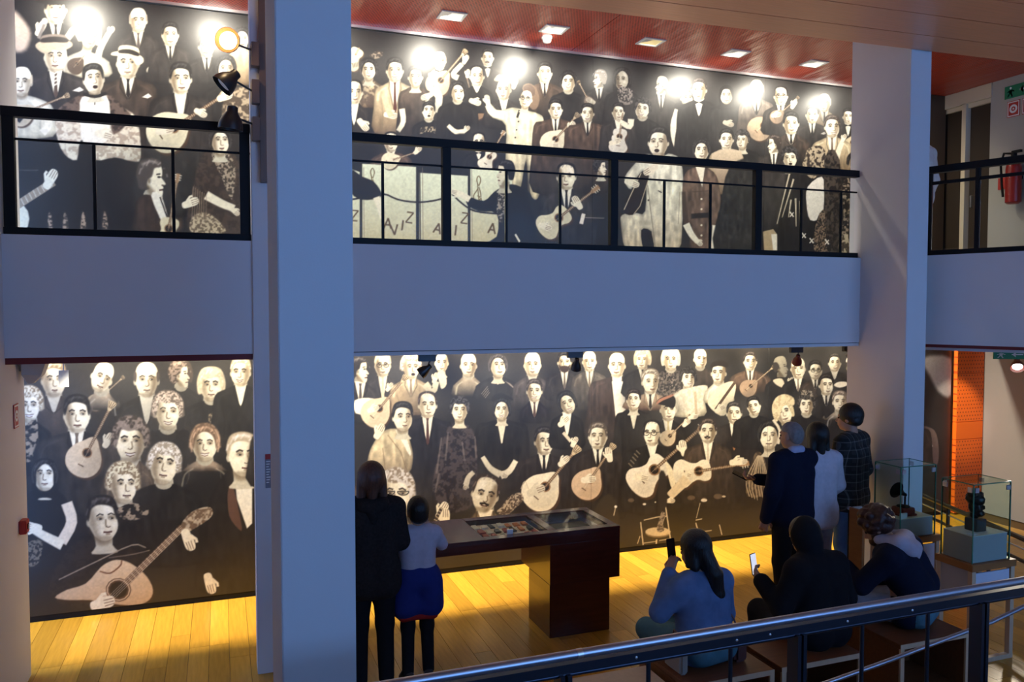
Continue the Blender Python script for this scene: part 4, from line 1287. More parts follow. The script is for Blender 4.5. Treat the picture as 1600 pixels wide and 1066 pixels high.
P(1106, 674, 36, 'N', 36, 790, hair='s', ht=(.2, .17, .15), must=1, t=-.1, f=.92, bopt=dict(tie=(.8, .76, .68), vlen=1.0))
guitar(1082, 738, 9, 29, 74, 'v', (.93, .90, .81))
hand(1150, 722, 12, 10), hand(1072, 742, 8, -10)
arm([(1046, 776), (1062, 760), (1074, 748)], (13, 17), (.86, .80, .68))
hand(1046, 783, 8, 0)
# dim hands and shoes, chairs and a stool
for (a, b, r_) in ((986, 782, 5), (1006, 788, 3), (1080, 778, 6), (1100, 780, 4), (1122, 776, 7)):
    ell(a, b, r_, r_ * .6, (.42, .36, .3), 1.5, .8)
ell(1131, 776, 3, 1.6, (.8, .75, .66)), ell(1007, 788, 2.6, 1.6, (.9, .88, .82)), ell(1024, 785, 1.2, 1.2, (.9, .88, .8)), ell(1100, 782, 5, 2.6, (.85, .82, .76))
ST = (.80, .75, .64)
ell(1028, 833, 20, 7.4, (.50, .44, .34)), ell(1028, 831, 20, 7, (.82, .76, .62))
for (a, b, c_, d_, w_) in ((1001, 816, 1005, 852, 2), (1040, 792, 1048, 846, 2), (1006, 813, 1028, 808, 1.6), (1028, 808, 1042, 807, 1.6), (1026, 843, 1025, 856, 2.4), (1044, 843, 1043, 853, 2.4), (1006, 849, 1026, 846, 1.4), (1030, 845, 1048, 842, 1.4), (1000, 838, 996, 850, 1.3),
                          (1087, 817, 1092, 834, 1.8), (1087, 813, 1097, 811, 1.6), (1092, 832, 1112, 829, 1.3), (1124, 820, 1128, 836, 1.6), (1094, 786, 1088, 810, 1), (962, 792, 959, 806, 1.4)):
    line([(a, b), (c_, d_)], w_, ST, .6)
poly([(1026, 828), (1030, 812), (1034, 800), (1040, 804), (1036, 820), (1038, 828), (1032, 832)], (.32, .29, .27), .8, tex=((.75, .7, .62), 2, .6))
ell(962, 792, 2.4, 2, (.95, .94, .9))
poly([(1030, 740), (1040, 742), (1042, 790), (1030, 790)], (.17, .155, .15), 2)
# woman with a fringed shawl on the right
poly([(1180, 716), (1192, 708), (1212, 706), (1222, 722), (1226, 780), (1208, 800), (1166, 790), (1166, 760)], (.11, .10, .095), 1.5)
poly([(1178, 712), (1186, 706), (1194, 716), (1202, 744), (1204, 772), (1168, 776), (1168, 748)], (.42, .36, .29), 1, tex=((.14, .12, .1), 4, .6))
for k in range(9):
    line([(1184 + k * .8, 712), (1166 + k * 4.6, 750 + (k % 3) * 4), (1171 + k * 4.2, 776 + (k % 4) * 2)], 1.1, (.80, .74, .62), .6, .9, True)
poly([(1202, 710), (1214, 706), (1222, 730), (1212, 746), (1204, 730)], (.78, .73, .63), 1, tex=((.2, .17, .15), 3, .8))
head(1202, 681, 41, 'w', t=-.1, ht=(.09, .085, .08))
line([(1208, 656), (1218, 672), (1216, 694)], 4, (.85, .81, .72), .8, 1, True)
hand(1158, 723, 9, 10)
# clasped hands, cigarette hand, headstock hand
arm([(754, 714), (766, 732), (782, 742)], (7, 11), SKIN), arm([(806, 720), (796, 736), (782, 744)], (8, 11), SKIN)
hand(784, 741, 9, -30)
arm([(740, 738), (732, 746), (728, 758)], (7, 9), SKIN)
hand(728, 758, 7, -110)
hand(690, 800, 15, 60), hand(696, 812, 16, 90)
line([(676, 822), (690, 794)], 5, (.2, .16, .14))
for k in range(6):
    line([(676 + k * 2.4, 816 - k * 4.4), (681 + k * 2.4, 819 - k * 4.4)], 1, (.9, .86, .76))
# grey-bearded man with glasses and moustached man, large
P(618, 772, 66, 'E', 30, 850, hair='k', ht=(.56, .50, .42), t=.08, beard=(.86, .83, .74), bopt=dict(shirt=False, tone=((.72, .66, .56), (.3, .26, .22))))
line([(600, 762), (604, 770)], 1.6, (.1, .1, .1))
for ex in (608, 630):
    a_ = np.linspace(0, np.pi, 9)
    line(np.stack([ex + 9 * np.cos(a_), 768 + 6 * np.sin(a_)], -1), 1.6, (.1, .1, .1), .5)
    line([(ex - 9, 768), (ex + 9, 768)], 1.5, (.1, .1, .1), .5)
P(758, 772, 56, 'G', 34, 860, hair='r', ht=(.2, .17, .15), t=.2, tilt=12, f=.92, must=1, up=-.04, bopt=dict(tie=None, vlen=.5, tone=((.5, .44, .36), (.2, .17, .14))))
poly([(776, 800), (784, 792), (796, 776), (812, 770), (818, 780), (806, 794), (790, 806)], (.30, .25, .21), 1, tex=((.85, .8, .7), 2.6, .7))
line([(814, 764), (820, 752), (826, 764)], 1.2, (.8, .76, .68), .6, 1, True)
# man by the orange panel, right end
poly([(1438, 672), (1452, 668), (1463, 678), (1467, 708), (1462, 730), (1440, 736)], (.48, .40, .35), 1)
poly([(1450, 698), (1455, 690), (1458, 698)], (.94, .92, .86), .8, sm=False)
poly([(1437, 726), (1456, 724), (1452, 740), (1444, 744), (1437, 744)], (.93, .9, .84), 1)
P(1400, 640, 32, 'S', 34, 780, hair='s', t=.2)
P(1366, 622, 30, 'S', 32, 760, hair='s', t=-.2)
P(1424, 650, 30, 'N', 30, 760, hair='B', ht=GREY)
poly([(1440, 560), (1486, 560), (1486, 618), (1466, 612), (1452, 586)], (.62, .60, .58), 6)  # pale glare at the top right corner, painted into the print


# ---- hang the prints: each a thin panel mesh that carries its ink as a colour attribute
def srgb2lin(c):
    return np.where(c <= 0.04045, c / 12.92, ((c + 0.055) / 1.055) ** 2.4)


for _s in (UP, LO):
    _g = 1 + .12 * (N_FINE[:_s.h, :_s.w] - .5) + .07 * (N_MID[:_s.h, :_s.w] - .5)
    _s.a *= _g[..., None]

print_m = bpy.data.materials.new('satin_photo_print')
_nt, _N, _L, _b = nodes_of(print_m)
_va = _N.new('ShaderNodeVertexColor')
_va.layer_name = 'ink'
_L.new(_va.outputs['Color'], _b.inputs['Base Color'])
_b.inputs['Roughness'].default_value = 0.52
_b.inputs['Coat Weight'].default_value = 0.75
_b.inputs['Coat Roughness'].default_value = 0.31
_b.inputs['Coat IOR'].default_value = 1.5
_b.inputs['Specular IOR Level'].default_value = 0.32
edge_m = mat('black_panel_edge', (0.02, 0.02, 0.02), 0.5)


def print_panel(sh, x0, x1, z0, z1, step_x, step_z, parent):
    nx = max(2, int(round((x1 - x0) / step_x)) + 1)
    nz = max(2, int(round((z1 - z0) / step_z)) + 1)
    X = np.linspace(x0, x1, nx)
    Z = np.linspace(z0, z1, nz)
    gx, gz = np.meshgrid(X, Z)
    fx = np.clip((gx - sh.X0) / sh.res - 0, 0, sh.w - 1.001)
    fy = np.clip((sh.Z1 - gz) / sh.res - 0, 0, sh.h - 1.001)
    ix, iy = fx.astype(int), fy.astype(int)
    tx, ty = (fx - ix)[..., None], (fy - iy)[..., None]
    A_ = sh.a
    ix1, iy1 = np.minimum(ix + 1, sh.w - 1), np.minimum(iy + 1, sh.h - 1)
    C = A_[iy, ix] * (1 - tx) * (1 - ty) + A_[iy, ix1] * tx * (1 - ty) + A_[iy1, ix] * (1 - tx) * ty + A_[iy1, ix1] * tx * ty
    C = srgb2lin(np.clip(C, 0, 1)) * .92
    nv = nx * nz
    verts = np.zeros((nv + 4, 3), np.float32)
    verts[:nv, 0] = gx.ravel()
    verts[:nv, 1] = MY
    verts[:nv, 2] = gz.ravel()
    verts[nv:] = [(x0, MY + .05, z0), (x1, MY + .05, z0), (x1, MY + .05, z1), (x0, MY + .05, z1)]
    i = np.arange(nz - 1)[:, None] * nx + np.arange(nx - 1)[None]
    quads = np.stack([i, i + 1, i + 1 + nx, i + nx], -1).reshape(-1, 4)
    me = bpy.data.meshes.new('print_panel')
    # rim closes the panel to its back board
    bl, br, tr, tl = 0, nx - 1, nv - 1, nv - nx
    rim = np.array([[bl, nv, nv + 1, br], [br, nv + 1, nv + 2, tr], [tr, nv + 2, nv + 3, tl], [tl, nv + 3, nv, bl]])
    allq = np.vstack([quads, rim])
    me.vertices.add(len(verts))
    me.vertices.foreach_set('co', verts.ravel())
    me.loops.add(allq.size)
    me.loops.foreach_set('vertex_index', allq.ravel().astype(np.int32))
    me.polygons.add(len(allq))
    me.polygons.foreach_set('loop_start', np.arange(0, allq.size, 4, dtype=np.int32))
    mi = np.zeros(len(allq), np.int32)
    mi[-4:] = 1
    me.materials.append(print_m)
    me.materials.append(edge_m)
    me.polygons.foreach_set('material_index', mi)
    me.update(calc_edges=True)
    at = me.color_attributes.new('ink', 'FLOAT_COLOR', 'POINT')
    cc = np.ones((len(verts), 4), np.float32)
    cc[:nv, :3] = C.reshape(-1, 3)
    cc[nv:, :3] = .02
    at.data.foreach_set('color', cc.ravel())
    o = link('print_panel', me, parent)
    return o


up_mural = empty('photo_mural', (0, 0, 0), 'upper-floor black and white photo mural crowded with singers and guitarists, behind the balcony railing', 'mural')
lo_mural = empty('photo_mural', (0, 0, 0), 'ground-floor black and white photo mural of musicians rising from the lit wooden floor', 'mural')
for (a, b, sx) in ((-1.96, 0.30, .0062), (0.302, 1.20, .015), (1.202, 3.90, .0068), (3.902, 6.2, .0076), (6.202, 8.2, .0090)):
    print_panel(UP, a, b, UFL + .06, CEIL - .03, sx, .0066, up_mural)
for (a, b, sx) in ((-1.96, 0.30, .0062), (0.302, 1.20, .015), (1.202, 3.90, .0068), (3.902, 6.3, .0076), (6.302, 9.30, .011)):
    print_panel(LO, a, b, 0.055, 2.66, sx, .0066, lo_mural)

# ------------------------------------------------------------------ balcony railings
def railing(name, label, x0, x1, posts, mull, y=6.36):
    r = empty(name, ((x0 + x1) / 2, y, ZT), label, 'railing')
    ox, oy, oz = (x0 + x1) / 2, y, ZT
    B = lambda n, a, b, c, d, e, f, m=black_m, par=r: box(n, a - ox, b - ox, c - oy, d - oy, e - oz, f - oz, m, par, .002 if m is black_m else 0)
    B('handrail', x0, x1, y - .035, y + .035, 4.118, 4.185)
    B('bottom_rail', x0, x1, y - .03, y + .02, ZT, 3.362)
    B('thin_rail', x0, x1, y - .008, y + .008, 3.962, 3.978)
    for p_ in posts:
        B('post', p_ - .036, p_ + .036, y - .03, y + .03, 3.362, 4.118)
    for p_ in mull:
        B('mullion', p_ - .011, p_ + .011, y - .01, y + .01, 3.362, 3.962)
    cuts = sorted([x0 + .02] + list(posts) + list(mull) + [x1 - .02])
    for a, b in zip(cuts[:-1], cuts[1:]):
        if b - a > .1:
            B('glass_pane', a + .012, b - .012, y - .003, y + .003, 3.362, 3.962, glass_m)
    return r


railing('balcony_railing', 'black steel and glass balcony railing on the short bay left of the wide column', -1.385, .232, (-1.345, .19), (-.823, -.307))
railing('balcony_railing', 'long black steel and glass balcony railing between the two columns', .63, 6.045, (.68, 1.762, 3.299, 4.837), (1.237, 2.288, 2.784, 3.82, 4.313, 5.356, 5.844))
rr_ = empty('balcony_railing', (A.x, A.y, ZT), 'black balcony railing with reflecting glass right of the slim column', 'railing')


def ang_part(n, t0, t1, o0, o1, z0, z1, m):
    o = angled(n, t0, t1, o0, o1, z0, z1, m)
    o.parent = rr_
    o.matrix_parent_inverse = Matrix.Translation(-Vector((A.x, A.y, ZT)))
    return o


ang_part('handrail', 0, 4.5, .05, .12, 4.10, 4.165, black_m)
ang_part('bottom_rail', 0, 4.5, .05, .10, ZT, 3.36, black_m)
ang_part('thin_rail', 0, 4.5, .07, .09, 3.99, 4.02, black_m)
for t_ in (.0, .42, 1.35, 2.3, 3.2):
    ang_part('post', t_, t_ + .035, .06, .10, 3.36, 4.10, black_m)
for a, b in ((.04, .41), (.46, 1.34), (1.39, 2.29), (2.34, 3.19)):
    ang_part('glass_pane', a, b, .075, .083, 3.37, 3.99, glass_m)

# ------------------------------------------------------------------ recessed ceiling lights and smoke detector
lens_on = mat('lit_lens', (0.8, 0.8, 0.75), 0.4, emit=(1.0, 0.95, 0.82), es=0.55)
lens_warm = mat('warm_lens', (0.8, 0.7, 0.4), 0.4, emit=(1.0, 0.75, 0.3), es=0.35)
names = {-1.15: 'square recessed ceiling light at the far left end of the upper gallery', -0.02: 'square recessed ceiling light above the tall guitarist in the left upper bay', 1.02: 'square recessed ceiling light hidden behind the wide column',
         2.14: 'square recessed ceiling light nearest the wide column on the red ceiling', 3.20: 'square recessed ceiling light beside the round smoke detector', 4.30: 'square recessed ceiling light with a yellowish dim lens',
         5.36: 'square recessed ceiling light second from the slim column', 6.42: 'square recessed ceiling light next to the slim column', 7.48: 'square recessed ceiling light behind the slim column'}
for wx in WASH_X:
    t = empty('recessed_light', (wx - .02, 7.42, CEIL), names[wx], 'ceiling light', 'recessed lights in the red ceiling')
    f = MB()
    f.box(-.125, .125, -.107, -.083, -.012, .0).box(-.125, .125, .083, .107, -.012, .0).box(-.125, -.1, -.083, .083, -.012, .0).box(.1, .125, -.083, .083, -.012, .0)
    f.build('frame', white_m, t)
    box('lens', -.1, .1, -.083, .083, -.005, -.001, lens_warm if wx in WASH_OFF else lens_on, t)
    MB().add([(-.1, -.083, -.011), (-.02, -.083, -.011), (-.045, .02, -.004), (-.1, .083, -.004), (-.1, -.083, -.005), (-.02, -.083, -.005)], [(0, 1, 2, 3), (4, 5, 1, 0), (1, 5, 2)]).build('reflector', alu_m, t)
t = empty('smoke_detector', (3.20, 7.66, CEIL), 'small round white smoke detector on the red ceiling', 'smoke detector')
MB().lathe([(.055, 0), (.055, -.02), (.05, -.022)], n=24).build('base', white_m, t, smooth=True)
MB().lathe([(.042, -.022), (.045, -.045), (.035, -.06), (.01, -.066)], n=24).build('dome', white_m, t, smooth=True)

# ------------------------------------------------------------------ vertical spotlight track on the pier (upper left)
brown_metal = mat('bronze_lacquer', (0.16, 0.10, 0.075), 0.4, metal=.3)
dark_shade = mat('black_shade', (0.02, 0.018, 0.02), 0.35)
bulb_m = mat('glowing_bulb', (1, .9, .7), .3, emit=(1.0, .78, .42), es=14.0)
trk = box('spotlight_track', .298, .352, 6.2, 6.268, 3.74, CEIL - .01, brown_metal, bevel=.003)
tag(trk, 'vertical brown lighting track on the pier beside the wide column', 'track')


def spot_head(name, label, loc, axis, r, L_, shade_m, glow=False, arm_to=None, group=None, adapter=None, glow_m=None):
    """track spotlight: adapter box, arm, bell-shaped shade with lamp; loc = rim centre, axis = beam direction"""
    t = empty(name, loc, label, 'spotlight', group)
    ax = Vector(axis).normalized()
    prof = [(r, 0), (r * .97, -L_ * .2), (r * .8, -L_ * .5), (r * .45, -L_ * .78), (r * .42, -L_ * 1.0), (r * .30, -L_ * 1.05)]
    inner = [(r * .28, -L_ * .9), (r * .40, -L_ * .72), (r * .75, -L_ * .45), (r * .93, -L_ * .18), (r * .96, 0)]
    b = MB()
    q = Vector((0, 0, 1)).rotation_difference(ax)
    n = 22
    full = prof[::-1] + inner[::-1]
    vs, fs = [], []
    for (rr, z) in full:
        for k in range(n):
            a = 2 * math.pi * k / n
            vs.append(q @ Vector((rr * math.cos(a), rr * math.sin(a), z)))
    for i in range(len(full) - 1):
        for k in range(n):
            fs.append((i * n + k, i * n + (k + 1) % n, (i + 1) * n + (k + 1) % n, (i + 1) * n + k))
    b.add(vs, fs)
    shd = b.build('shade', shade_m, t, smooth=True)
    MB().lathe([(r * .1, -L_ * .5), (r * .5, -L_ * .38), (r * .72, -L_ * .2), (r * .6, -L_ * .12), (r * .2, -L_ * .1)], n=18, axis=ax).build('bulb', glow_m or (bulb_m if glow else white_m), shd, smooth=True)
    if arm_to is not None:
        a0 = -ax * (L_ * .6)
        MB().tube([a0, Vector(arm_to) - Vector(loc)], .008, 8).build('arm', shade_m if not glow else brown_metal, t, smooth=True)
    if adapter is not None:
        x0, x1, y0, y1, z0, z1 = adapter
        lx, ly, lz = loc
        box('adapter', x0 - lx, x1 - lx, y0 - ly, y1 - ly, z0 - lz, z1 - lz, brown_metal if name == 'pier_spotlight' else dark_shade, t, .003)
    return t


spot_head('pier_spotlight', 'glowing copper-shaded spotlight, topmost on the vertical track', (.075, 6.10, 4.72), (-.35, -1, -.12), .088, .13, mat('copper_shade', (.32, .12, .05), .35, metal=.6), True,
          (.245, 6.21, 4.70), None, (.243, .298, 6.17, 6.24, 4.578, 4.752))
spot_head('pier_spotlight', 'dark unlit spotlight facing left, middle of the vertical track', (.035, 6.14, 4.40), (-.75, -.1, -.75), .085, .15, dark_shade, False, (.245, 6.2, 4.40), None, (.243, .298, 6.17, 6.24, 4.308, 4.48))
spot_head('pier_spotlight', 'dark unlit spotlight pointing down, lowest on the vertical track', (.09, 6.16, 4.10), (-.12, .1, -1), .088, .16, dark_shade, False, (.245, 6.2, 4.16), None, (.243, .298, 6.17, 6.24, 4.037, 4.21))
lamp('pier_spot_light', 'POINT', (.06, 6.02, 4.71), 3.0, (1.0, .72, .4), shadow_soft_size=.04)

# ------------------------------------------------------------------ black track spotlights under the gallery ceiling
lit_face = mat('lit_spot_face', (1, 1, .95), .3, emit=(1, .95, .85), es=5.0)
SP = [(1.66, 'black track spotlight above the singer in the pale patterned shirt', (-.75, .25, -.6)), (3.05, 'black track spotlight over the middle of the lower mural', (.1, .5, -1)),
      (5.54, 'black track spotlight with a reddish rim nearest the slim column', (.35, .6, -.7)), (6.22, 'black track spotlight half hidden by the slim column', (-.5, .2, -.4))]
for i, (sx, lab, axd) in enumerate(SP):
    z0 = 2.40
    rim = Vector((sx - (.06 if i == 0 else -.01), 6.62, z0 - (.155 if i != 3 else .13)))
    spot_head('track_spotlight', lab, tuple(rim), axd, .05, .11, dark_shade if i != 2 else mat('red_rim_shade', (.12, .012, .01), .35), True, (sx + .03, 6.62, z0 - .04), 'track spotlights of the lower gallery',
              (sx - .075, sx + .075, 6.6, 6.64, z0 - .05, z0 + .03), lit_face)
# beams on the lower mural, extra ones added without fixtures for even cover
for sx, e_ in ((-.95, 40), (-.1, 40), (.85, 52), (1.9, 64), (3.05, 68), (4.3, 72), (5.5, 68), (6.5, 60)):
    lamp('track_and_fill_beam', 'SPOT', (sx, 6.66, 2.33), e_, (1.0, .90, .70), target=(sx + .05, 8.02, 1.02), spot_size=R(92), spot_blend=.75, shadow_soft_size=.05)

lamp('track_and_fill_beam', 'SPOT', (8.75, 6.70, 2.33), 75, (1.0, .90, .72), target=(9.36, 8.0, 1.35), spot_size=R(34), spot_blend=.6, shadow_soft_size=.05)  # added lamp with no fixture, brightens the orange panel

# ------------------------------------------------------------------ things on the left wall and pier
sign_red = mat('sign_red', (.45, .03, .02), .5)
sign_white = mat('sign_white', (.8, .8, .78), .5)
sign_green = mat('sign_green', (.01, .20, .09), .5)


def flat_ring(b, cx, cy, r0, r1, z, n=20):
    """thin ring in the local XY plane"""
    vs = [(cx + r * math.cos(2 * math.pi * k / n), cy + r * math.sin(2 * math.pi * k / n), z) for r in (r0, r1) for k in range(n)]
    b.add(vs, [(k, (k + 1) % n, n + (k + 1) % n, n + k) for k in range(n)])


def fire_sign(name, label, loc, rot, w, h, kind=0):
    t = empty(name, loc, label, 'sign')
    t.rotation_euler = rot
    box('plate', -w / 2, w / 2, -h / 2, h / 2, 0, .006, sign_red, t)
    b = MB()
    for (x0, x1, y0, y1) in ((-.46, .46, .40, .46), (-.46, .46, -.46, -.40), (-.46, -.40, -.40, .40), (.40, .46, -.40, .40)):
        b.box(x0 * w, x1 * w, y0 * h, y1 * h, .006, .0075)
    b.build('border', sign_white, t)
    b = MB()
    if kind == 0:
        flat_ring(b, 0, 0, .17 * w, .32 * w, .0078)
        flat_ring(b, 0, 0, .0, .07 * w, .0078)
    else:
        b.box(-.18 * w, .05 * w, -.34 * h, .2 * h, .006, .0078).box(-.12 * w, -.02 * w, .2 * h, .32 * h, .006, .0078).box(-.02 * w, .26 * w, .24 * h, .30 * h, .006, .0078)
    b.build('pictogram', sign_white, t)
    return t


fire_sign('fire_hose_sign', 'small red fire-point sign on the left wall', (-1.388, 6.56, 2.03), (R(90), 0, R(90)), .13, .17)
t = empty('alarm_box', (-1.39, 6.62, 1.21), 'red fire alarm call box low on the left wall', 'alarm box')
box('housing', 0, .05, -.05, .05, -.05, .05, sign_red, t, .006)
box('button', .05, .056, -.022, .022, -.022, .022, mat('dark_glass_button', (.08, .01, .01), .2), t, .003)
t = empty('flood_lamp', (-1.388, 6.72, 2.37), 'pale angular flood lamp at the top of the left wall', 'lamp')
flood_m = mat('pale_grey_enamel', (.42, .41, .39), .5)
box('bracket', 0, .05, -.02, .02, -.03, .05, flood_m, t)
MB().add([(.03, -.11, .06), (.20, -.09, .085), (.20, .09, .085), (.03, .11, .06), (.03, -.1, -.05), (.15, -.07, -.06), (.15, .07, -.06), (.03, .1, -.05), (.06, -.06, -.12), (.09, -.05, -.12), (.09, .05, -.12), (.06, .06, -.12)],
         [(0, 1, 2, 3), (0, 4, 5, 1), (1, 5, 6, 2), (2, 6, 7, 3), (3, 7, 4, 0), (4, 8, 9, 5), (5, 9, 10, 6), (6, 10, 11, 7), (7, 11, 8, 4), (8, 11, 10, 9)]).build('head', flood_m, t)
t = empty('ceiling_card', (-1.15, 7.0, 2.42), 'small white card hanging from the lower ceiling in the left bay', 'card')
box('card', -.035, .035, -.003, .003, -.23, -.10, sign_white, t)
box('hanger', -.004, .004, -.003, .003, -.10, 0, white_m, t)
t = empty('wall_label', (.33, 6.268, 1.565), 'narrow grey label with a red top on the pier', 'label')
box('plate', -.022, .022, -.004, 0, -.13, .13, mat('grey_label', (.22, .22, .26), .5), t)
box('red_header', -.022, .022, -.0055, -.004, .09, .13, sign_red, t)
b = MB()
for k in range(9):
    b.box(-.016, .014 - (k % 3) * .005, -.005, -.004, .07 - k * .02, .078 - k * .02)
b.build('text_lines', sign_white, t)

# ------------------------------------------------------------------ upper right: doorway, signs, extinguisher
cream = mat('cream_paint', (.62, .52, .36), .6)
door_brown = mat('dark_brown_door', (.035, .022, .012), .5)
door_brown2 = mat('brown_panelling', (.065, .038, .02), .5)
struct(box('wall_brown_panel', 8.26, 9.02, 7.95, 8.05, UFL, CEIL - .005, door_brown2))
struct(box('trim_6', 9.0, 9.22, 7.28, 8.06, 5.42, CEIL - .003, cream))
dr = struct(empty('door_1', (9.1, 7.66, UFL)))
dl = box('door_leaf', -.02, .03, -.38, -.035, 0, 2.3, door_brown, dr)
box('door_leaf', -.02, .03, .035, .40, 0, 2.3, door_brown, dr)
box('door_frame', -.10, .05, -.03, .03, 0, 2.28, cream, dr)
box('door_head', -.06, .05, -.38, .40, 2.22, 2.28, cream, dr)
box('handle', -.05, -.02, -.09, -.07, .95, 1.10, alu_m, dl)
fire_sign('fire_hose_sign', 'red square fire-hose sign high on the grey wall', (9.018, 6.99, 5.21), (R(90), 0, R(-90)), .16, .19)
fire_sign('fire_extinguisher_sign', 'red square extinguisher sign at the right edge of the picture', (9.018, 6.80, 5.21), (R(90), 0, R(-90)), .16, .19, 1)


def exit_sign(label, loc, rot, w, h):
    t = empty('exit_sign', loc, label, 'sign')
    t.rotation_euler = rot
    box('plate', -w / 2, w / 2, -h / 2, h / 2, -.012, .004, sign_green, t)
    b = MB()
    z0, z1 = .004, .006
    flat_ring(b, -.28 * w, .30 * h, 0, .09 * h, z1)
    for pts in ([(-.32, .15), (-.22, .15), (-.24, -.1), (-.33, -.1)], [(-.30, -.08), (-.25, -.08), (-.20, -.38), (-.24, -.40)], [(-.32, -.08), (-.28, -.08), (-.36, -.38), (-.40, -.36)], [(-.32, .14), (-.30, .05), (-.40, -.05), (-.41, .02)],
                [(-.22, .14), (-.14, .02), (-.16, -.04), (-.24, .06)]):
        b.add([(a * w, c * h, z1) for a, c in pts], [(0, 3, 2, 1), (0, 1, 2, 3)])
    b.box(.05 * w, .40 * w, -.05 * h, .07 * h, z0, z1)
    b.add([(.06 * w, .01 * h, z1), (.17 * w, .32 * h, z1), (.17 * w, -.30 * h, z1)], [(0, 1, 2), (0, 2, 1)])
    b.build('pictogram', sign_white, t)
    return t


exit_sign('green running-man exit sign high on the upper right wall', (9.016, 6.93, 5.42), (R(90), 0, R(-90)), .36, .15)
ext_red = mat('extinguisher_red', (.30, .02, .015), .3)
t = empty('fire_extinguisher', (8.90, 6.88, 4.05), 'dark red fire extinguisher hanging on the upper right wall', 'extinguisher')
MB().lathe([(.06, 0), (.085, .02), (.085, .42), (.07, .49), (.03, .53), (.03, .56)], n=24).build('cylinder', ext_red, t, smooth=True)
MB().lathe([(.032, .56), (.032, .60), (.02, .62)], n=14).box(-.02, .02, -.09, .02, .60, .63).build('valve', black_m, t, smooth=True)
MB().tube([(0, .02, .60), (.0, .13, .62), (0, .17, .50), (0, .15, .25), (0, .13, .1)], .014, 10).build('hose', black_m, t, smooth=True)
t2 = box('bracket', .06, .12, -.03, .03, .3, .34, black_m, t)
t = box('red_notice', 9.0, 9.018, 7.02, 7.16, 4.26, 4.40, sign_red)
tag(t, 'small red notice beside the fire extinguisher', 'notice')

# ------------------------------------------------------------------ lower right: orange panels, exit sign, spotlight, barrier
op = empty('orange_panel', (9.45, 7.98, 0.02), 'tall orange perforated wall panel beside the lower mural', 'panel')
zz = [(.0, 1.00), (1.005, 1.24), (1.245, 1.90), (1.905, 2.42)]
for i, (a, b) in enumerate(zz):
    box('panel_sheet', -.12, .372, -.03, .03, a, b, orange_plain if i == 1 else orange_m, op, .003)
exit_sign('green exit sign under the lower right ceiling', (8.32, 6.42, 2.285), (R(90), 0, R(-22)), .36, .10)
spot_head('wall_spotlight', 'red-brown lit spotlight hanging below the lower exit sign', (8.55, 6.5, 2.12), (-.5, -.45, -.6), .075, .13, mat('oxblood_shade', (.14, .02, .015), .35), True, (8.58, 6.52, 2.40), None, (8.53, 8.63, 6.48, 6.56, 2.36, 2.42), lit_face)
lamp('wall_spot_light', 'SPOT', (8.50, 6.42, 2.05), 90, (1, .88, .7), target=(5.75, 4.75, 1.0), spot_size=R(34), spot_blend=.6, shadow_soft_size=.05)

bar_m = mat('dark_bronze_rail', (.055, .04, .035), .35, metal=.4)
bt = empty('stair_barrier', (7.0, 5.8, 0), 'dark double-bar barrier behind the glass showcases', 'barrier')
for (z_, w_) in ((.75, .05), (.55, .035)):
    MB().tube([(.30, 1.0, z_), (-.28, -.72, z_), (-.62, -1.72, z_)], w_ / 2, 8).build('rail', bar_m, bt, smooth=True)
MB().tube([(.30, 1.0, .66), (-.28, -.72, .66), (-.62, -1.72, .66)], .008, 8).build('rail', alu_m, bt, smooth=True)
for (px_, py_) in ((.28, .94), (.06, .29), (-.16, -.36), (-.40, -1.07), (-.60, -1.66)):
    MB().tube([(px_, py_, 0), (px_, py_, .75)], .018, 8).build('post', bar_m, bt, smooth=True)

# ------------------------------------------------------------------ display table
tb = empty('display_table', (2.0, 6.45, 0), 'long dark mahogany display table with glazed top in front of the mural', 'table')
TX0, TX1, TY0, TY1, TZ = .62, 3.25, 6.10, 6.80, .91


def tbx(n, a, b, c, d, e, f, m, bev=.003):
    return box(n, a - 2.0, b - 2.0, c - 6.45, d - 6.45, e, f, m, tb, bev)


# frame of the top around two wells
tbx('top_board', TX0, 2.02, TY0, TY1, TZ - .025, TZ, mahog)
tbx('top_rail', 2.02, TX1, TY0, 6.19, TZ - .025, TZ, mahog)
tbx('top_rail', 2.02, TX1, 6.70, TY1, TZ - .025, TZ, mahog)
tbx('top_rail', 2.60, 2.68, 6.19, 6.70, TZ - .025, TZ, mahog)
tbx('top_rail', 3.17, TX1, 6.19, 6.70, TZ - .025, TZ, mahog)
tbx('apron', TX0, TX1, TY0 + .004, TY0 + .024, TZ - .105, TZ - .025, mahog)
tbx('apron', TX0, TX1, TY1 - .024, TY1 - .004, TZ - .105, TZ - .025, mahog)
tbx('well_floor', 2.02, 3.2, TY0 + .03, TY1 - .03, TZ - .105, TZ - .095, mahog)
tbx('end_block', 2.59, TX1, TY0 + .006, TY1 - .006, .46, TZ - .106, mahog)
tbx('pedestal', 2.59, 3.155, TY0 + .012, 6.60, 0, .46, mahog)
tbx('pedestal', TX0, TX0 + .34, TY0 + .012, 6.60, 0, TZ - .106, mahog)
tbx('glass_top', 2.02, 2.60, 6.19, 6.70, TZ - .008, TZ - .002, glass_m, 0)
tbx('glass_top', 2.68, 3.17, 6.19, 6.70, TZ - .008, TZ - .002, glass_m, 0)
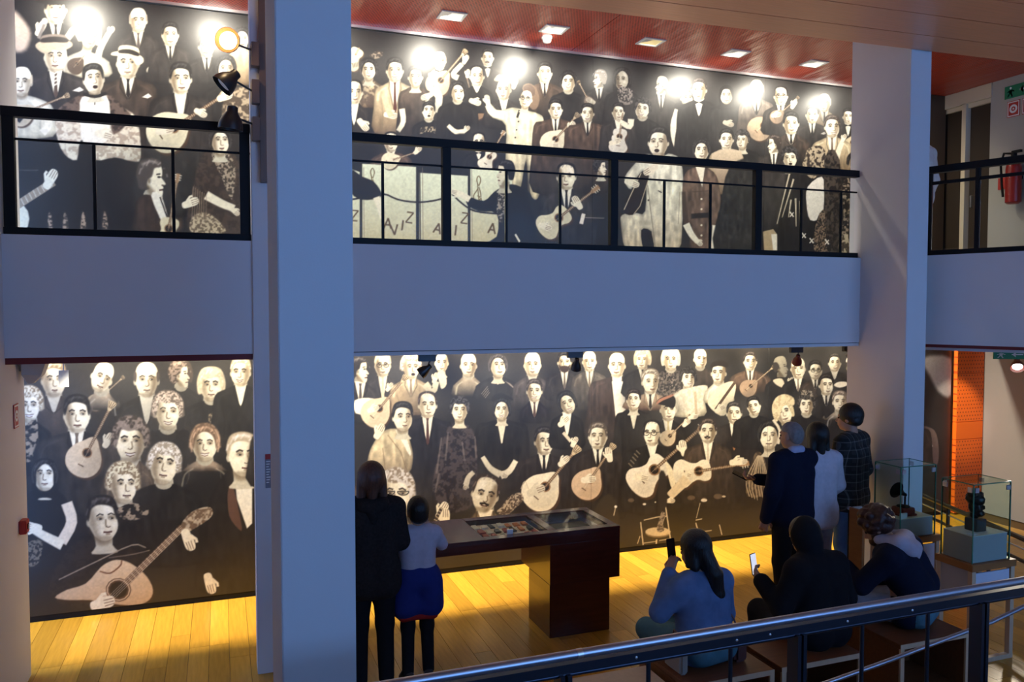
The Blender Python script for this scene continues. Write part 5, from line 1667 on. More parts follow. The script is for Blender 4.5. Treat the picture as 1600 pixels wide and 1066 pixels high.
# contents of the left well: a tray of small red and white pieces
rn = random.Random(5)
tray_cols = [mat('piece_red', (.35, .03, .02), .5), mat('piece_orange', (.62, .20, .05), .5), mat('piece_white', (.75, .72, .66), .5), mat('piece_black', (.02, .02, .02), .4), mat('piece_tan', (.5, .33, .2), .5)]
tray = box('exhibit_tray', 2.04, 2.58, 6.21, 6.68, TZ - .055, TZ - .045, mat('tray_paper', (.70, .62, .52), .7))
tag(tray, 'shallow paper-lined tray under the left glass of the table', 'tray')
ORD = ['first', 'second', 'third', 'fourth', 'fifth', 'sixth', 'seventh']
ROW = ['front', 'middle', 'back']
for r_ in range(3):
    for c_ in range(7):
        x0 = 2.05 + c_ * .075 + rn.uniform(-.004, .004)
        y0 = 6.222 + r_ * .152 + rn.uniform(-.006, .006)
        w_, d_ = rn.uniform(.045, .062), rn.uniform(.09, .13)
        ci = [0, 0, 3, 0, 2, 0, 0][c_] if r_ == 0 else ([0, 2, 3, 0, 3, 1, 3][c_] if r_ == 1 else [2, 2, 3, 2, 1, 1, 1][c_])
        t = MB().prism([(x0, y0), (x0 + w_, y0 + .006), (x0 + w_ * .9, y0 + d_), (x0 + w_ * .2, y0 + d_ * .95)], TZ - .045, TZ - .045 + rn.uniform(.010, .022)).build('exhibit_piece', tray_cols[ci], None, .002)
        cn = ['red', 'orange', 'white', 'black', 'tan'][ci]
        tag(t, 'small %s piece, %s from the left in the %s row of the table tray' % (cn, ORD[c_], ROW[r_]), 'exhibit', 'pieces in the table tray')
t = MB().prism([(2.24, 6.20), (2.29, 6.20), (2.29, 6.215), (2.24, 6.215)], TZ - .02, TZ + .035).build('caption_card', sign_white)
tag(t, 'small white caption card standing at the front of the table tray', 'card')
ppr = box('document_sheet', 2.72, 3.14, 6.22, 6.66, TZ - .094, TZ - .09, mat('dark_document', (.05, .045, .04), .6))
tag(ppr, 'dark document sheet under the right glass of the table', 'document')
ppr = box('document_sheet', 2.70, 3.10, 6.23, 6.30, TZ - .089, TZ - .086, mat('paper_cream', (.72, .66, .52), .6))
tag(ppr, 'narrow cream paper strip under the right glass of the table', 'document')

# ------------------------------------------------------------------ showcases
plinth_m = mat('grey_plinth', (.40, .37, .36), .6)
plinth_top = mat('lit_plinth_top', (.74, .70, .58), .6)  # paler than the block's sides: spotlight from above put into the colour
case_wood = mat('orange_brown_wood', (.30, .12, .035), .45, noise=.25, scale=5, stretch=(1, 1, 6))


def showcase(label, x, y, zb, ph, blue=False):
    """x, y = front left corner; glass .40 x .28 x .62 on a plinth"""
    w, d, hg = .40, .29, .62
    t = empty('glass_showcase', (x + w / 2, y + d / 2, 0), label, 'showcase')
    B = lambda n, a, b, c, e, f, g, m, bv=0.0: box(n, a - w / 2, b - w / 2, c - d / 2, e - d / 2, f, g, m, t, bv)
    B('base_frame', -.03, w + .05, -.03, d + .03, zb - .055, zb, case_wood, .004)
    B('leg', -.02, .02, -.02, .02, 0, zb - .055, pale_wood)
    B('leg', w, w + .04, -.02, .02, 0, zb - .055, pale_wood)
    B('leg', -.02, .02, d - .02, d + .02, 0, zb - .055, pale_wood)
    B('leg', w, w + .04, d - .02, d + .02, 0, zb - .055, pale_wood)
    B('foot_rail', .02, w, -.02, .02, .0, .035, pale_wood)
    B('foot_rail', -.02, .02, .02, d - .02, .0, .035, pale_wood)
    B('side_panel', -.012, .0, .02, d - .02, zb - .34, zb - .055, plinth_m)
    B('front_panel', .03, w - .01, -.012, .0, zb - .30, zb - .075, mat('pale_blue_panel', (.55, .58, .66), .6))
    B('plinth', .012, w - .012, .012, d - .012, zb, zb + ph, plinth_m, .002)
    B('plinth_top', .011, w - .011, .011, d - .011, zb + ph, zb + ph + .004, plinth_top)
    g = .006
    B('glass_pane', 0, w, 0, g, zb, zb + hg, glass_case)
    B('glass_pane', 0, w, d - g, d, zb, zb + hg, glass_case)
    B('glass_pane', 0, g, g, d - g, zb, zb + hg, glass_case)
    B('glass_pane', w - g, w, g, d - g, zb, zb + hg, glass_case)
    B('glass_lid', 0, w, 0, d, zb + hg, zb + hg + g, glass_case)
    e = MB()
    for (a, c) in ((0, 0), (w, 0), (0, d), (w, d)):
        a, c = a - w / 2, c - d / 2
        e.box(a - .0035, a + .0035, c - .0035, c + .0035, zb, zb + hg)
    for c in (-d / 2, d / 2):
        e.box(-w / 2, w / 2, c - .003, c + .003, zb + hg, zb + hg + g + .002)
    for a in (-w / 2, w / 2):
        e.box(a - .003, a + .003, -d / 2, d / 2, zb + hg, zb + hg + g + .002)
    e.build('glass_edge', glass_edge, t)
    for (a, c) in ((.03, -.002), (w - .03, -.002), (-.002, d - .03), (.03, d + .002), (w + .002, d - .03), (-.002, .03)):
        horiz = c in (-.002, d + .002)
        if horiz:
            B('clamp', a - .022, a + .022, c - .006, c + .006, zb + hg - .06, zb + hg - .02, alu_m, .003)
        else:
            B('clamp', a - .006, a + .006, c - .022, c + .022, zb + hg - .06, zb + hg - .02, alu_m, .003)
    return t


ZB2 = .80
showcase('near glass showcase holding the dark bronze head', 5.50, 4.516, ZB2, .21)
showcase('far glass showcase holding the small gramophone', 5.525, 5.244, ZB2, .16)
# bronze head on a block
bronze = mat('dark_bronze', (.035, .03, .025), .35, metal=.7, noise=.3, scale=30, bump=.4, bscale=40)
t = empty('bronze_bust', (5.70, 4.66, ZB2 + .214), 'dark rough bronze head on a block inside the near showcase', 'sculpture')
box('block', -.055, .055, -.055, .055, 0, .10, mat('dark_stone', (.05, .045, .04), .5), t, .004)


def blob(name, parts, m, parent, n=2, disp=0.0, seed=1):
    """joined lumps as one mesh: list of (centre, radii)"""
    bm = bmesh.new()
    rg = random.Random(seed)
    for (c, r) in parts:
        mtx = Matrix.Translation(c) @ Matrix.Diagonal((*r, 1))
        res = bmesh.ops.create_icosphere(bm, subdivisions=n, radius=1, matrix=mtx)
        if disp:
            for v in res['verts']:
                v.co += Vector((rg.uniform(-1, 1), rg.uniform(-1, 1), rg.uniform(-1, 1))) * disp
    me = bpy.data.meshes.new(name)
    bm.to_mesh(me)
    bm.free()
    me.polygons.foreach_set('use_smooth', [True] * len(me.polygons))
    return link(name, me, parent, m)


blob('head', [((0, 0, .19), (.048, .055, .07)), ((0, -.01, .25), (.055, .06, .055)), ((.0, -.06, .20), (.014, .02, .02)), ((0, -.035, .145), (.035, .035, .03)), ((.052, .0, .2), (.01, .018, .025)), ((-.052, .0, .2), (.01, .018, .025)), ((0, .01, .12), (.03, .03, .04))], bronze, t, 3, .003)
blob('hair', [((-.03, .0, .29), (.035, .05, .03)), ((.03, .01, .285), (.035, .05, .03)), ((0, .04, .26), (.05, .04, .05)), ((-.05, .01, .26), (.02, .04, .035)), ((.05, .01, .25), (.02, .04, .035))], bronze, t, 2, .006)
# gramophone
t = empty('gramophone', (5.70, 5.38, ZB2 + .164), 'small black horn gramophone on a red box inside the far showcase', 'gramophone')
box('case', -.075, .075, -.065, .065, 0, .07, mat('red_lacquer', (.18, .02, .015), .3), t, .008)
box('plinth_rim', -.085, .085, -.075, .075, -.0, .018, mat('red_lacquer', (.18, .02, .015), .3), t, .004)
MB().lathe([(.055, .072), (.055, .08), (.05, .082)], n=24).build('turntable', black_m, t, smooth=True)
MB().tube([(.05, .03, .07), (.05, .03, .15), (.03, .0, .18), (0, -.02, .19)], .008, 8).build('tone_arm', black_m, t, smooth=True)
MB().lathe([(.012, 0), (.02, .04), (.04, .08), (.075, .11), (.07, .111), (.036, .083), (.016, .04), (.008, 0)], (.03, .0, .17), 22, (-.9, .15, .5)).build('horn', black_m, t, smooth=True)
MB().tube([(.075, 0, .04), (.10, 0, .04), (.10, 0, .02)], .004, 6).build('crank', alu_m, t)
t = MB().prism([(5.56, 5.27), (5.63, 5.27), (5.63, 5.285), (5.56, 5.285)], ZB2 + .164, ZB2 + .21).build('caption_card', sign_white)
tag(t, 'white caption card in front of the gramophone', 'card')
t = MB().prism([(5.54, 4.56), (5.61, 4.56), (5.61, 4.61), (5.54, 4.61)], ZB2 + .214, ZB2 + .217).build('caption_card', sign_white)
tag(t, 'white caption card lying beside the bronze head', 'card')
# tall narrow wooden cabinet and rope post left of the far showcase
t = empty('wooden_stand', (5.28, 5.45, 0), 'narrow upright wooden stand behind the curly-haired visitor', 'stand')
box('upright', -.03, .0, -.06, .10, 0, 1.03, case_wood, t, .003)
box('back_board', .0, .10, .08, .10, 0, 1.03, plinth_m, t)
box('shelf', .0, .10, -.06, .08, .40, .42, pale_wood, t)
t = empty('barrier_post', (5.42, 5.72, 0), 'slim black barrier post in front of the slim column', 'post')
MB().tube([(0, 0, .01), (0, 0, .95)], .016, 12).build('shaft', black_m, t, smooth=True)
MB().lathe([(.09, 0), (.09, .012), (.02, .025)], n=20).build('foot', black_m, t, smooth=True)
MB().lathe([(.016, .95), (.022, .955), (.02, .975), (.008, .98)], n=14).build('cap', alu_m, t, smooth=True)

# ------------------------------------------------------------------ benches
def bench(label, x0, x1, y0=4.18, y1=4.70, h=.45):
    w, d = x1 - x0, y1 - y0
    t = empty('cube_bench', ((x0 + x1) / 2, (y0 + y1) / 2, 0), label, 'bench', 'cube benches in front of the railing')
    B = lambda n, a, b, c, e, f, g, m, bv=.003: box(n, a - w / 2, b - w / 2, c - d / 2, e - d / 2, f, g, m, t, bv)
    B('seat_board', 0, w, 0, d, h - .03, h, brown_wood)
    B('side_board', 0, .03, .012, d, 0, h - .03, brown_wood)
    B('side_board', w - .03, w, .012, d, 0, h - .03, brown_wood)
    B('back_board', .03, w - .03, d - .03, d, 0, h - .03, brown_wood)
    B('shelf_board', .03, w - .03, .012, d - .03, .02, .045, brown_wood)
    B('edge_strip', 0, w, -.004, .0, h - .034, h, pale_wood, 0)
    B('edge_strip', 0, .034, -.004, .012, 0, h - .034, pale_wood, 0)
    B('edge_strip', w - .034, w, -.004, .012, 0, h - .034, pale_wood, 0)
    B('edge_strip', .034, w - .034, -.004, .012, 0, .034, pale_wood, 0)
    return t


bench('open-fronted wooden cube bench under the woman in blue', 2.70, 3.36)
bench('open-fronted wooden cube bench under the visitor dressed in black', 3.42, 4.09)
bench('open-fronted wooden cube bench under the curly-haired visitor', 4.43, 5.08)
t = empty('light_platform', (2.30, 4.40, 0), 'low pale wooden platform left of the benches', 'platform')
box('deck', -.28, .36, -.30, .22, .36, .40, pale_wood, t, .004)
box('plinth', -.24, .32, -.26, .18, 0, .36, brown_wood, t)

# ------------------------------------------------------------------ landing in the foreground with its steel railing
land_m = mat('landing_floor', (.10, .07, .05), .5)
struct(box('floor_landing', -1.39, 6.5, 1.9, 2.85, .30, .42, land_m))
struct(box('floor_landing_upper', -1.39, 5.0, -3.0, .60, 1.03, 1.15, land_m))
for k in range(4):
    struct(box('floor_step', -1.39, 5.0, .60 + k * .33, .93 + k * .33, .85 - k * .146, 1.004 - k * .146, land_m))
steel = mat('blue_grey_steel', (.42, .44, .52), .30, metal=.85)
dark_steel = mat('dark_blue_steel', (.045, .05, .07), .3, metal=.7)
LX, LY, LZ = 2.0, 2.78, 1.46
lr = empty('landing_railing', (LX, LY, .42), 'steel handrail with dark balusters across the lower right foreground', 'railing')


def L(n, b, m, smooth=False):
    for i, v in enumerate(b.v):
        b.v[i] = (v[0] - LX, v[1] - LY, v[2] - .42)
    return b.build(n, m, lr, smooth=smooth)


ZR = LZ - .012
L('handrail', MB().tube([(.06, LY, ZR), (1.30, LY, ZR)], .019, 20), steel, True)
L('handrail', MB().tube([(1.304, LY, ZR), (5.6, LY, ZR)], .019, 20), steel, True)
L('rail_sleeve', MB().tube([(1.29, LY, ZR), (1.315, LY, ZR)], .0205, 20), alu_m, True)
L('lower_rail', MB().box(.06, 5.6, LY - .012, LY + .022, ZR - .068, ZR - .030), dark_steel)
L('lower_rail', MB().tube([(.06, LY, ZR - .074), (5.6, LY, ZR - .074)], .010, 12), dark_steel, True)
for p_ in (.28, 1.235, 2.357, 3.445, 4.5):
    L('post', MB().box(p_ - .022, p_ - .004, LY - .03, LY + .04, .42, ZR - .07), dark_steel)
    L('post', MB().box(p_ + .008, p_ + .026, LY - .03, LY + .04, .42, ZR - .07), dark_steel)
for p_ in (.60, .92, 1.616, 2.012, 2.722, 3.116, 3.8, 4.15):
    L('baluster', MB().tube([(p_, LY + .005, .42), (p_, LY + .005, ZR - .07)], .0095, 10), dark_steel, True)
for p_ in (1.55, 2.03, 2.20, 2.62, 3.0):
    L('rivet', MB().lathe([(.006, 0), (.006, .003), (.002, .005)], (p_, LY - .012, ZR - .048), 8, (0, -1, 0)), alu_m)
# thin stair handrail beyond the landing rail
t = empty('stair_handrail', (3.3, 3.1, 0), 'thin steel stair handrail sloping down behind the balusters', 'handrail')
hp_ = [(4.7, 1.27), (4.176, 1.144), (3.924, 1.089), (3.563, 1.039), (3.172, .983), (2.804, .937), (2.2, .86)]
MB().tube([(x_ - 3.3, 0, z_) for x_, z_ in hp_], .012, 10).build('rail', steel, t, smooth=True)
for q in ((4.5, 1.22), (2.5, .895)):
    MB().tube([(q[0] - 3.3, 0, 0), (q[0] - 3.3, 0, q[1])], .010, 8).build('post', dark_steel, t, smooth=True)


# ------------------------------------------------------------------ people: continuous bodies grown from a distance field
def field_mesh(prims, res, k):
    lo = np.array([1e9] * 3)
    hi = -lo
    for p_ in prims:
        if p_[0] == 'c':
            a, b, r = np.minimum(p_[1], p_[2]), np.maximum(p_[1], p_[2]), max(p_[3], p_[4])
        else:
            a = b = np.asarray(p_[1], float)
            r = max(p_[2])
        lo, hi = np.minimum(lo, np.asarray(a) - r), np.maximum(hi, np.asarray(b) + r)
    lo = lo - 2.5 * res
    n = np.ceil((hi - lo + 2.5 * res) / res).astype(int) + 1
    Dg = np.full(tuple(n), 1.0, np.float32)
    ax = [lo[i] + np.arange(n[i]) * res for i in range(3)]
    for p_ in prims:
        if p_[0] == 'c':
            P0, P1 = np.asarray(p_[1], float), np.asarray(p_[2], float)
            r0, r1 = p_[3], p_[4]
            a, b, r = np.minimum(P0, P1), np.maximum(P0, P1), max(r0, r1)
        else:
            a = b = np.asarray(p_[1], float)
            r = max(p_[2])
        m = r + k * 1.5 + 2 * res
        i0 = np.maximum(((a - m - lo) / res).astype(int), 0)
        i1 = np.minimum(((b + m - lo) / res).astype(int) + 2, n)
        X = ax[0][i0[0]:i1[0]][:, None, None]
        Y = ax[1][i0[1]:i1[1]][None, :, None]
        Z = ax[2][i0[2]:i1[2]][None, None, :]
        if p_[0] == 'c':
            d_ = P1 - P0
            L2 = max(float(d_ @ d_), 1e-9)
            t = np.clip(((X - P0[0]) * d_[0] + (Y - P0[1]) * d_[1] + (Z - P0[2]) * d_[2]) / L2, 0, 1)
            d = np.sqrt((X - P0[0] - t * d_[0]) ** 2 + (Y - P0[1] - t * d_[1]) ** 2 + (Z - P0[2] - t * d_[2]) ** 2) - (r0 + (r1 - r0) * t)
        else:
            c, rad = np.asarray(p_[1], float), np.asarray(p_[2], float)
            Rm = p_[3] if len(p_) > 3 and p_[3] is not None else np.eye(3)
            x, y, z = X - c[0], Y - c[1], Z - c[2]
            u = (x * Rm[0, 0] + y * Rm[1, 0] + z * Rm[2, 0]) / rad[0]
            v = (x * Rm[0, 1] + y * Rm[1, 1] + z * Rm[2, 1]) / rad[1]
            w = (x * Rm[0, 2] + y * Rm[1, 2] + z * Rm[2, 2]) / rad[2]
            q = np.sqrt(u * u + v * v + w * w)
            d = (q - 1) * min(rad) * (1 + .0 * q)
        sl = (slice(i0[0], i1[0]), slice(i0[1], i1[1]), slice(i0[2], i1[2]))
        o = Dg[sl]
        h = np.clip(.5 + .5 * (o - d) / k, 0, 1)
        Dg[sl] = o * (1 - h) + d * h - k * h * (1 - h)
    S = Dg < 0
    c8 = [(i, j, l) for i in (0, 1) for j in (0, 1) for l in (0, 1)]
    sh = lambda A_, o: A_[o[0]:A_.shape[0] - 1 + o[0], o[1]:A_.shape[1] - 1 + o[1], o[2]:A_.shape[2] - 1 + o[2]]
    cnt = sum(sh(S, o).astype(np.int8) for o in c8)
    act = (cnt > 0) & (cnt < 8)
    ci = np.argwhere(act)
    idx = -np.ones(act.shape, np.int64)
    idx[act] = np.arange(len(ci))
    pos = np.zeros((len(ci), 3))
    num = np.zeros(len(ci))
    g = lambda o: Dg[ci[:, 0] + o[0], ci[:, 1] + o[1], ci[:, 2] + o[2]]
    vals = {o: g(o) for o in c8}
    for o in c8:
        for a_ in range(3):
            if o[a_] == 0:
                o2 = tuple(1 if i == a_ else o[i] for i in range(3))
                v0, v1 = vals[o], vals[o2]
                cr = (v0 < 0) != (v1 < 0)
                t = np.where(cr, v0 / np.where(cr, v0 - v1, 1), 0)
                p = np.tile(np.array(o, float), (len(ci), 1))
                p[:, a_] += t
                pos[cr] += p[cr]
                num += cr
    verts = (ci + pos / np.maximum(num, 1)[:, None]) * res + lo
    faces = []
    for a_ in range(3):
        b_, c_ = (a_ + 1) % 3, (a_ + 2) % 3
        s0 = [slice(None)] * 3
        s1 = [slice(None)] * 3
        s0[a_], s1[a_] = slice(0, -1), slice(1, None)
        chg = S[tuple(s0)] != S[tuple(s1)]
        e = np.argwhere(chg)
        e = e[(e[:, b_] > 0) & (e[:, c_] > 0) & (e[:, b_] < S.shape[b_] - 1) & (e[:, c_] < S.shape[c_] - 1)]

        def cell(db, dc):
            q = e.copy()
            q[:, b_] += db
            q[:, c_] += dc
            return idx[q[:, 0], q[:, 1], q[:, 2]]
        f = np.stack([cell(-1, -1), cell(0, -1), cell(0, 0), cell(-1, 0)], -1)
        ins = S[e[:, 0], e[:, 1], e[:, 2]]
        f[~ins] = f[~ins][:, ::-1]
        faces.append(f)
    return verts, np.vstack(faces)


def np_obj(name, chunks, m, parent):
    vs, fs, k = [], [], 0
    for v, f in chunks:
        vs.append(v)
        fs.append(f + k)
        k += len(v)
    v, f = np.vstack(vs), np.vstack(fs)
    me = bpy.data.meshes.new(name)
    me.vertices.add(len(v))
    me.vertices.foreach_set('co', v.astype(np.float32).ravel())
    me.loops.add(f.size)
    me.loops.foreach_set('vertex_index', f.ravel().astype(np.int32))
    me.polygons.add(len(f))
    me.polygons.foreach_set('loop_start', np.arange(0, f.size, 4, dtype=np.int32))
    me.polygons.foreach_set('use_smooth', np.ones(len(f), bool))
    me.update(calc_edges=True)
    return link(name, me, parent, m)


def rotm(yaw=0, pitch=0, roll=0):
    return np.array(Matrix.Rotation(R(yaw), 3, 'Z') @ Matrix.Rotation(R(pitch), 3, 'X') @ Matrix.Rotation(R(roll), 3, 'Y'))


skin_m = mat('skin', (.42, .23, .15), .55, noise=.08, scale=12)
eye_m = mat('eye_dark', (.03, .025, .02), .2)


def hand_prims(w, dr, nrm, side, s=1.0, curl=25):
    w, dr, nrm = np.asarray(w, float), np.asarray(dr, float), np.asarray(nrm, float)
    dr /= np.linalg.norm(dr)
    nrm = nrm - dr * (nrm @ dr)
    nrm /= np.linalg.norm(nrm) + 1e-9
    lat = np.cross(dr, nrm) * side
    out = []
    for o in (-.022, 0, .022):
        out.append(('c', w + lat * o * .7 * s, w + (dr * .082 + lat * o) * s, .017 * s, .014 * s))
    for i, (o, l1) in enumerate(((-.030, .060), (-.010, .072), (.011, .068), (.030, .052))):
        b = w + (dr * .088 + lat * o) * s
        c1 = R(curl * (.8 + .1 * i))
        d1 = dr * math.cos(c1) + nrm * math.sin(c1)
        c2 = R(curl * 2.1)
        d2 = dr * math.cos(c2) + nrm * math.sin(c2)
        m_ = b + d1 * l1 * .55 * s
        out.append(('c', b, m_, .0095 * s, .0088 * s))
        out.append(('c', m_, m_ + d2 * l1 * .5 * s, .0088 * s, .0072 * s))
    b = w + (dr * .025 - lat * .03) * s
    d1 = (dr * .7 - lat * .6 + nrm * .35)
    d1 /= np.linalg.norm(d1)
    m_ = b + d1 * .04 * s
    out.append(('c', b, m_, .013 * s, .010 * s))
    d2 = dr * .85 + nrm * .35
    out.append(('c', m_, m_ + d2 / np.linalg.norm(d2) * .032 * s, .010 * s, .008 * s))
    return out


def person(label, loc, rz, H, J, head_rot=(0, 0, 0), build=1.0, skin=None, clothes=(), hair=None, hands=('L', 'R'), curl=(25, 25), shoes=None, group=None, hm=None, beard=None, hnrm=None):
    """J: joints in a 1.70 m body facing +y (neck, pelvis, shoulders follow), scaled to height H"""
    s = H / 1.70
    t = empty('person', loc, label, 'person', group, rz=R(rz))
    j = dict(pel=(0, 0, .94), chest=(0, -.005, 1.27), nk=(0, -.01, 1.43), head=(0, .02, 1.575), hipL=(-.085, 0, .90), hipR=(.085, 0, .90), kneeL=(-.095, .02, .49), kneeR=(.095, .02, .49), ankL=(-.10, -.02, .085), ankR=(.10, -.02, .085),
             shL=(-.17, -.01, 1.37), shR=(.17, -.01, 1.37), elL=(-.23, -.03, 1.08), elR=(.23, -.03, 1.08), wrL=(-.23, .05, .85), wrR=(.23, .05, .85), toeL=(-.115, .12, .035), toeR=(.115, .12, .035))
    j.update(J)
    j = {k_: np.asarray(v, float) * s for k_, v in j.items()}
    B_ = build * s
    shv = j['shR'] - j['shL']
    shv = shv / np.linalg.norm(shv)
    hv = j['hipR'] - j['hipL']
    hv = hv / np.linalg.norm(hv)

    def torso(off, low=0.0):
        o = []
        for e in (-1, 1):
            o.append(('c', j['pel'] + hv * e * .065 * B_ - np.array([0, 0, low]), j['chest'] + shv * e * .065 * B_, .098 * B_ + off, .098 * B_ + off))
            o.append(('c', j['chest'] + shv * e * .06 * B_, j['nk'] + shv * e * .07 * B_ - np.array([0, 0, .075 * s]), .10 * B_ + off, .065 * B_ + off))
        o.append(('c', j['shL'], j['shR'], .052 * B_ + off, .052 * B_ + off))
        o.append(('c', j['hipL'], j['hipR'], .092 * B_ + off, .092 * B_ + off))
        o.append(('c', j['nk'] - np.array([0, 0, .05 * s]), j['shL'] * .55 + j['nk'] * .45, .05 * s + off, .05 * s + off))
        o.append(('c', j['nk'] - np.array([0, 0, .05 * s]), j['shR'] * .55 + j['nk'] * .45, .05 * s + off, .05 * s + off))
        return o

    def arms(off, frac=1.0):
        o = []
        for e in 'LR':
            S_, E_, W_ = j['sh' + e], j['el' + e], j['wr' + e]
            if frac >= .5:
                o.append(('c', S_, E_, .052 * B_ + off, .042 * B_ + off))
                f_ = (frac - .5) * 2
                if f_ > 0:
                    o.append(('c', E_, E_ + (W_ - E_) * f_, .041 * B_ + off, (.041 - .012 * f_) * B_ + off))
            else:
                o.append(('c', S_, S_ + (E_ - S_) * frac * 2, .054 * B_ + off, .046 * B_ + off))
        return o

    def legs(off, frac=1.0):
        o = []
        for e in 'LR':
            o.append(('c', j['hip' + e], j['knee' + e], .088 * B_ + off, .058 * B_ + off))
            A_ = j['knee' + e] + (j['ank' + e] - j['knee' + e]) * frac
            o.append(('c', j['knee' + e], A_, .056 * B_ + off, (.040 if off < .004 else .046) * B_ + off))
        return o

    Rm = rotm(*head_rot)
    hc = j['head']
    hs = (s * .35 + .65)

    def hp(v):
        return hc + Rm @ (np.asarray(v, float) * hs)
    hr = lambda *r_: tuple(q * hs for q in r_)
    headp = [('e', hp((0, -.01, .02)), hr(.076, .096, .098), Rm), ('e', hp((0, .025, -.05)), hr(.060, .072, .068), Rm), ('c', hp((0, .088, .0)), hp((0, .108, -.035)), .010 * hs, .014 * hs),
             ('e', hp((0, .05, -.098)), hr(.03, .03, .02), Rm), ('e', hp((0, .075, .022)), hr(.055, .02, .014), Rm), ('e', hp((0, .082, -.066)), hr(.026, .014, .010), Rm),
             ('e', hp((.078, -.005, -.012)), hr(.010, .021, .031), Rm), ('e', hp((-.078, -.005, -.012)), hr(.010, .021, .031), Rm),
             ('c', hp((0, -.02, -.06)), j['nk'] - np.array([0, 0, .03 * s]), .048 * s, .056 * s)]
    bodyp = torso(-.004) + arms(-.004) + legs(-.004)
    for e in 'LR':
        bodyp.append(('c', j['ank' + e], j['toe' + e], .036 * s, .028 * s))
    bodyp.append(('c', hp((0, -.02, -.07)), j['nk'] - np.array([0, 0, .04 * s]), .046 * s, .056 * s))
    chunks = [field_mesh(bodyp, .016, .03), field_mesh(headp, .0085, .012)]
    for q, e in enumerate('LR'):
        W_, E_ = j['wr' + e], j['el' + e]
        dr = (W_ - E_) / np.linalg.norm(W_ - E_)
        nr = np.asarray((hnrm or {}).get(e, (.6 if e == 'L' else -.6, .5, 0)), float)
        chunks.append(field_mesh(hand_prims(W_ - dr * .012, dr, nr, 1 if e == 'R' else -1, s * 1.02, curl[q]), .0062, .006))
    np_obj('body', chunks, skin or skin_m, t)
    for e in (-1, 1):
        np_obj('eye', [field_mesh([('e', hp((e * .030, .082, -.002)), hr(.013, .010, .009), Rm)], .004, .004)], eye_m, t)
    fn = dict(torso=torso, arms=arms, legs=legs)
    for (nm, m_, prims) in clothes:
        pr = prims(j, s, fn, hp, Rm) if callable(prims) else prims
        np_obj(nm, [field_mesh(pr, .013, .028)], m_, t)
    if hair is not None:
        np_obj('hair', [field_mesh(hair(j, s, hp, hr, Rm), .009, .012)], hm, t)
    if beard is not None:
        np_obj('beard', [field_mesh([('e', hp((0, .045, -.085)), hr(.058, .066, .048), Rm), ('e', hp((.045, .02, -.055)), hr(.03, .05, .05), Rm), ('e', hp((-.045, .02, -.055)), hr(.03, .05, .05), Rm)], .009, .012)], hm, t)
    if shoes is not None:
        sm, sole = shoes
        for e in 'LR':
            a_, to = j['ank' + e], j['toe' + e]
            d_ = to - a_
            d_[2] = 0
            d_ = d_ / (np.linalg.norm(d_) + 1e-9)
            heel = np.array([a_[0], a_[1], 0]) - d_ * .035 * s
            heel[2] = a_[2] - .035 * s
            tz = to.copy()
            sho = np_obj('shoe', [field_mesh([('c', heel, tz, .040 * s, .034 * s), ('c', a_ + np.array([0, 0, .015]), heel, .042 * s, .04 * s), ('c', a_ * .5 + to * .5 + np.array([0, 0, .012 * s]), tz, .042 * s, .034 * s)], .010, .02)], sm, t)
            if sole is not None:
                dz = np.array([0, 0, .026 * s])
                np_obj('sole', [field_mesh([('c', heel - dz, tz - dz, .030 * s, .030 * s)], .008, .01)], sole, sho)
    return t, j, hp


def top(off=.016, frac=1.0, low=0.06, hem=None, extra=None):
    """shirt / jacket: torso plus sleeves; hem = extra drop below the hips"""
    def f(j, s, fn, hp, Rm):
        o = fn['torso'](off, low * s) + fn['arms'](off * .8, frac)
        if hem:
            for e in 'LR':
                d = j['knee' + e] - j['hip' + e]
                o.append(('c', j['hip' + e], j['hip' + e] + d * hem, .098 * s + off, .10 * s + off))
            o.append(('c', j['hipL'] + (j['kneeL'] - j['hipL']) * hem, j['hipR'] + (j['kneeR'] - j['hipR']) * hem, .095 * s + off, .095 * s + off))
        if extra:
            o += extra(j, s, hp)
        return o
    return f


def trousers(off=.010, frac=1.0):
    def f(j, s, fn, hp, Rm):
        o = fn['legs'](off, frac)
        o.append(('c', j['hipL'], j['hipR'], .098 * s + off, .098 * s + off))
        o.append(('c', j['pel'] - np.array([.06 * s, 0, 0]), j['pel'] + np.array([.06 * s, 0, 0]), .098 * s + off, .098 * s + off))
        return o
    return f


def short_hair(thick=.012, nape=.0, lump=0.0, seed=1):
    def f(j, s, hp, hr, Rm):
        o = [('e', hp((0, -.022, .034)), hr(.078 + thick, .094 + thick, .092 + thick), Rm), ('e', hp((0, -.06, -.02)), hr(.066 + thick, .045 + thick, .055 + nape), Rm)]
        rg = random.Random(seed)
        if lump:
            for i in range(110):
                a, b = rg.uniform(0, 2 * math.pi), rg.uniform(-.35, 1.0)
                c = math.sqrt(max(0, 1 - b * b))
                p_ = (c * math.cos(a) * (.08 + thick), -.022 + c * math.sin(a) * (.094 + thick), .034 + b * (.092 + thick))
                if p_[1] > .055 and p_[2] < .075:
                    continue
                o.append(('e', hp(p_), hr(lump * rg.uniform(.8, 1.3), lump * rg.uniform(.8, 1.3), lump), Rm))
        return o
    return f


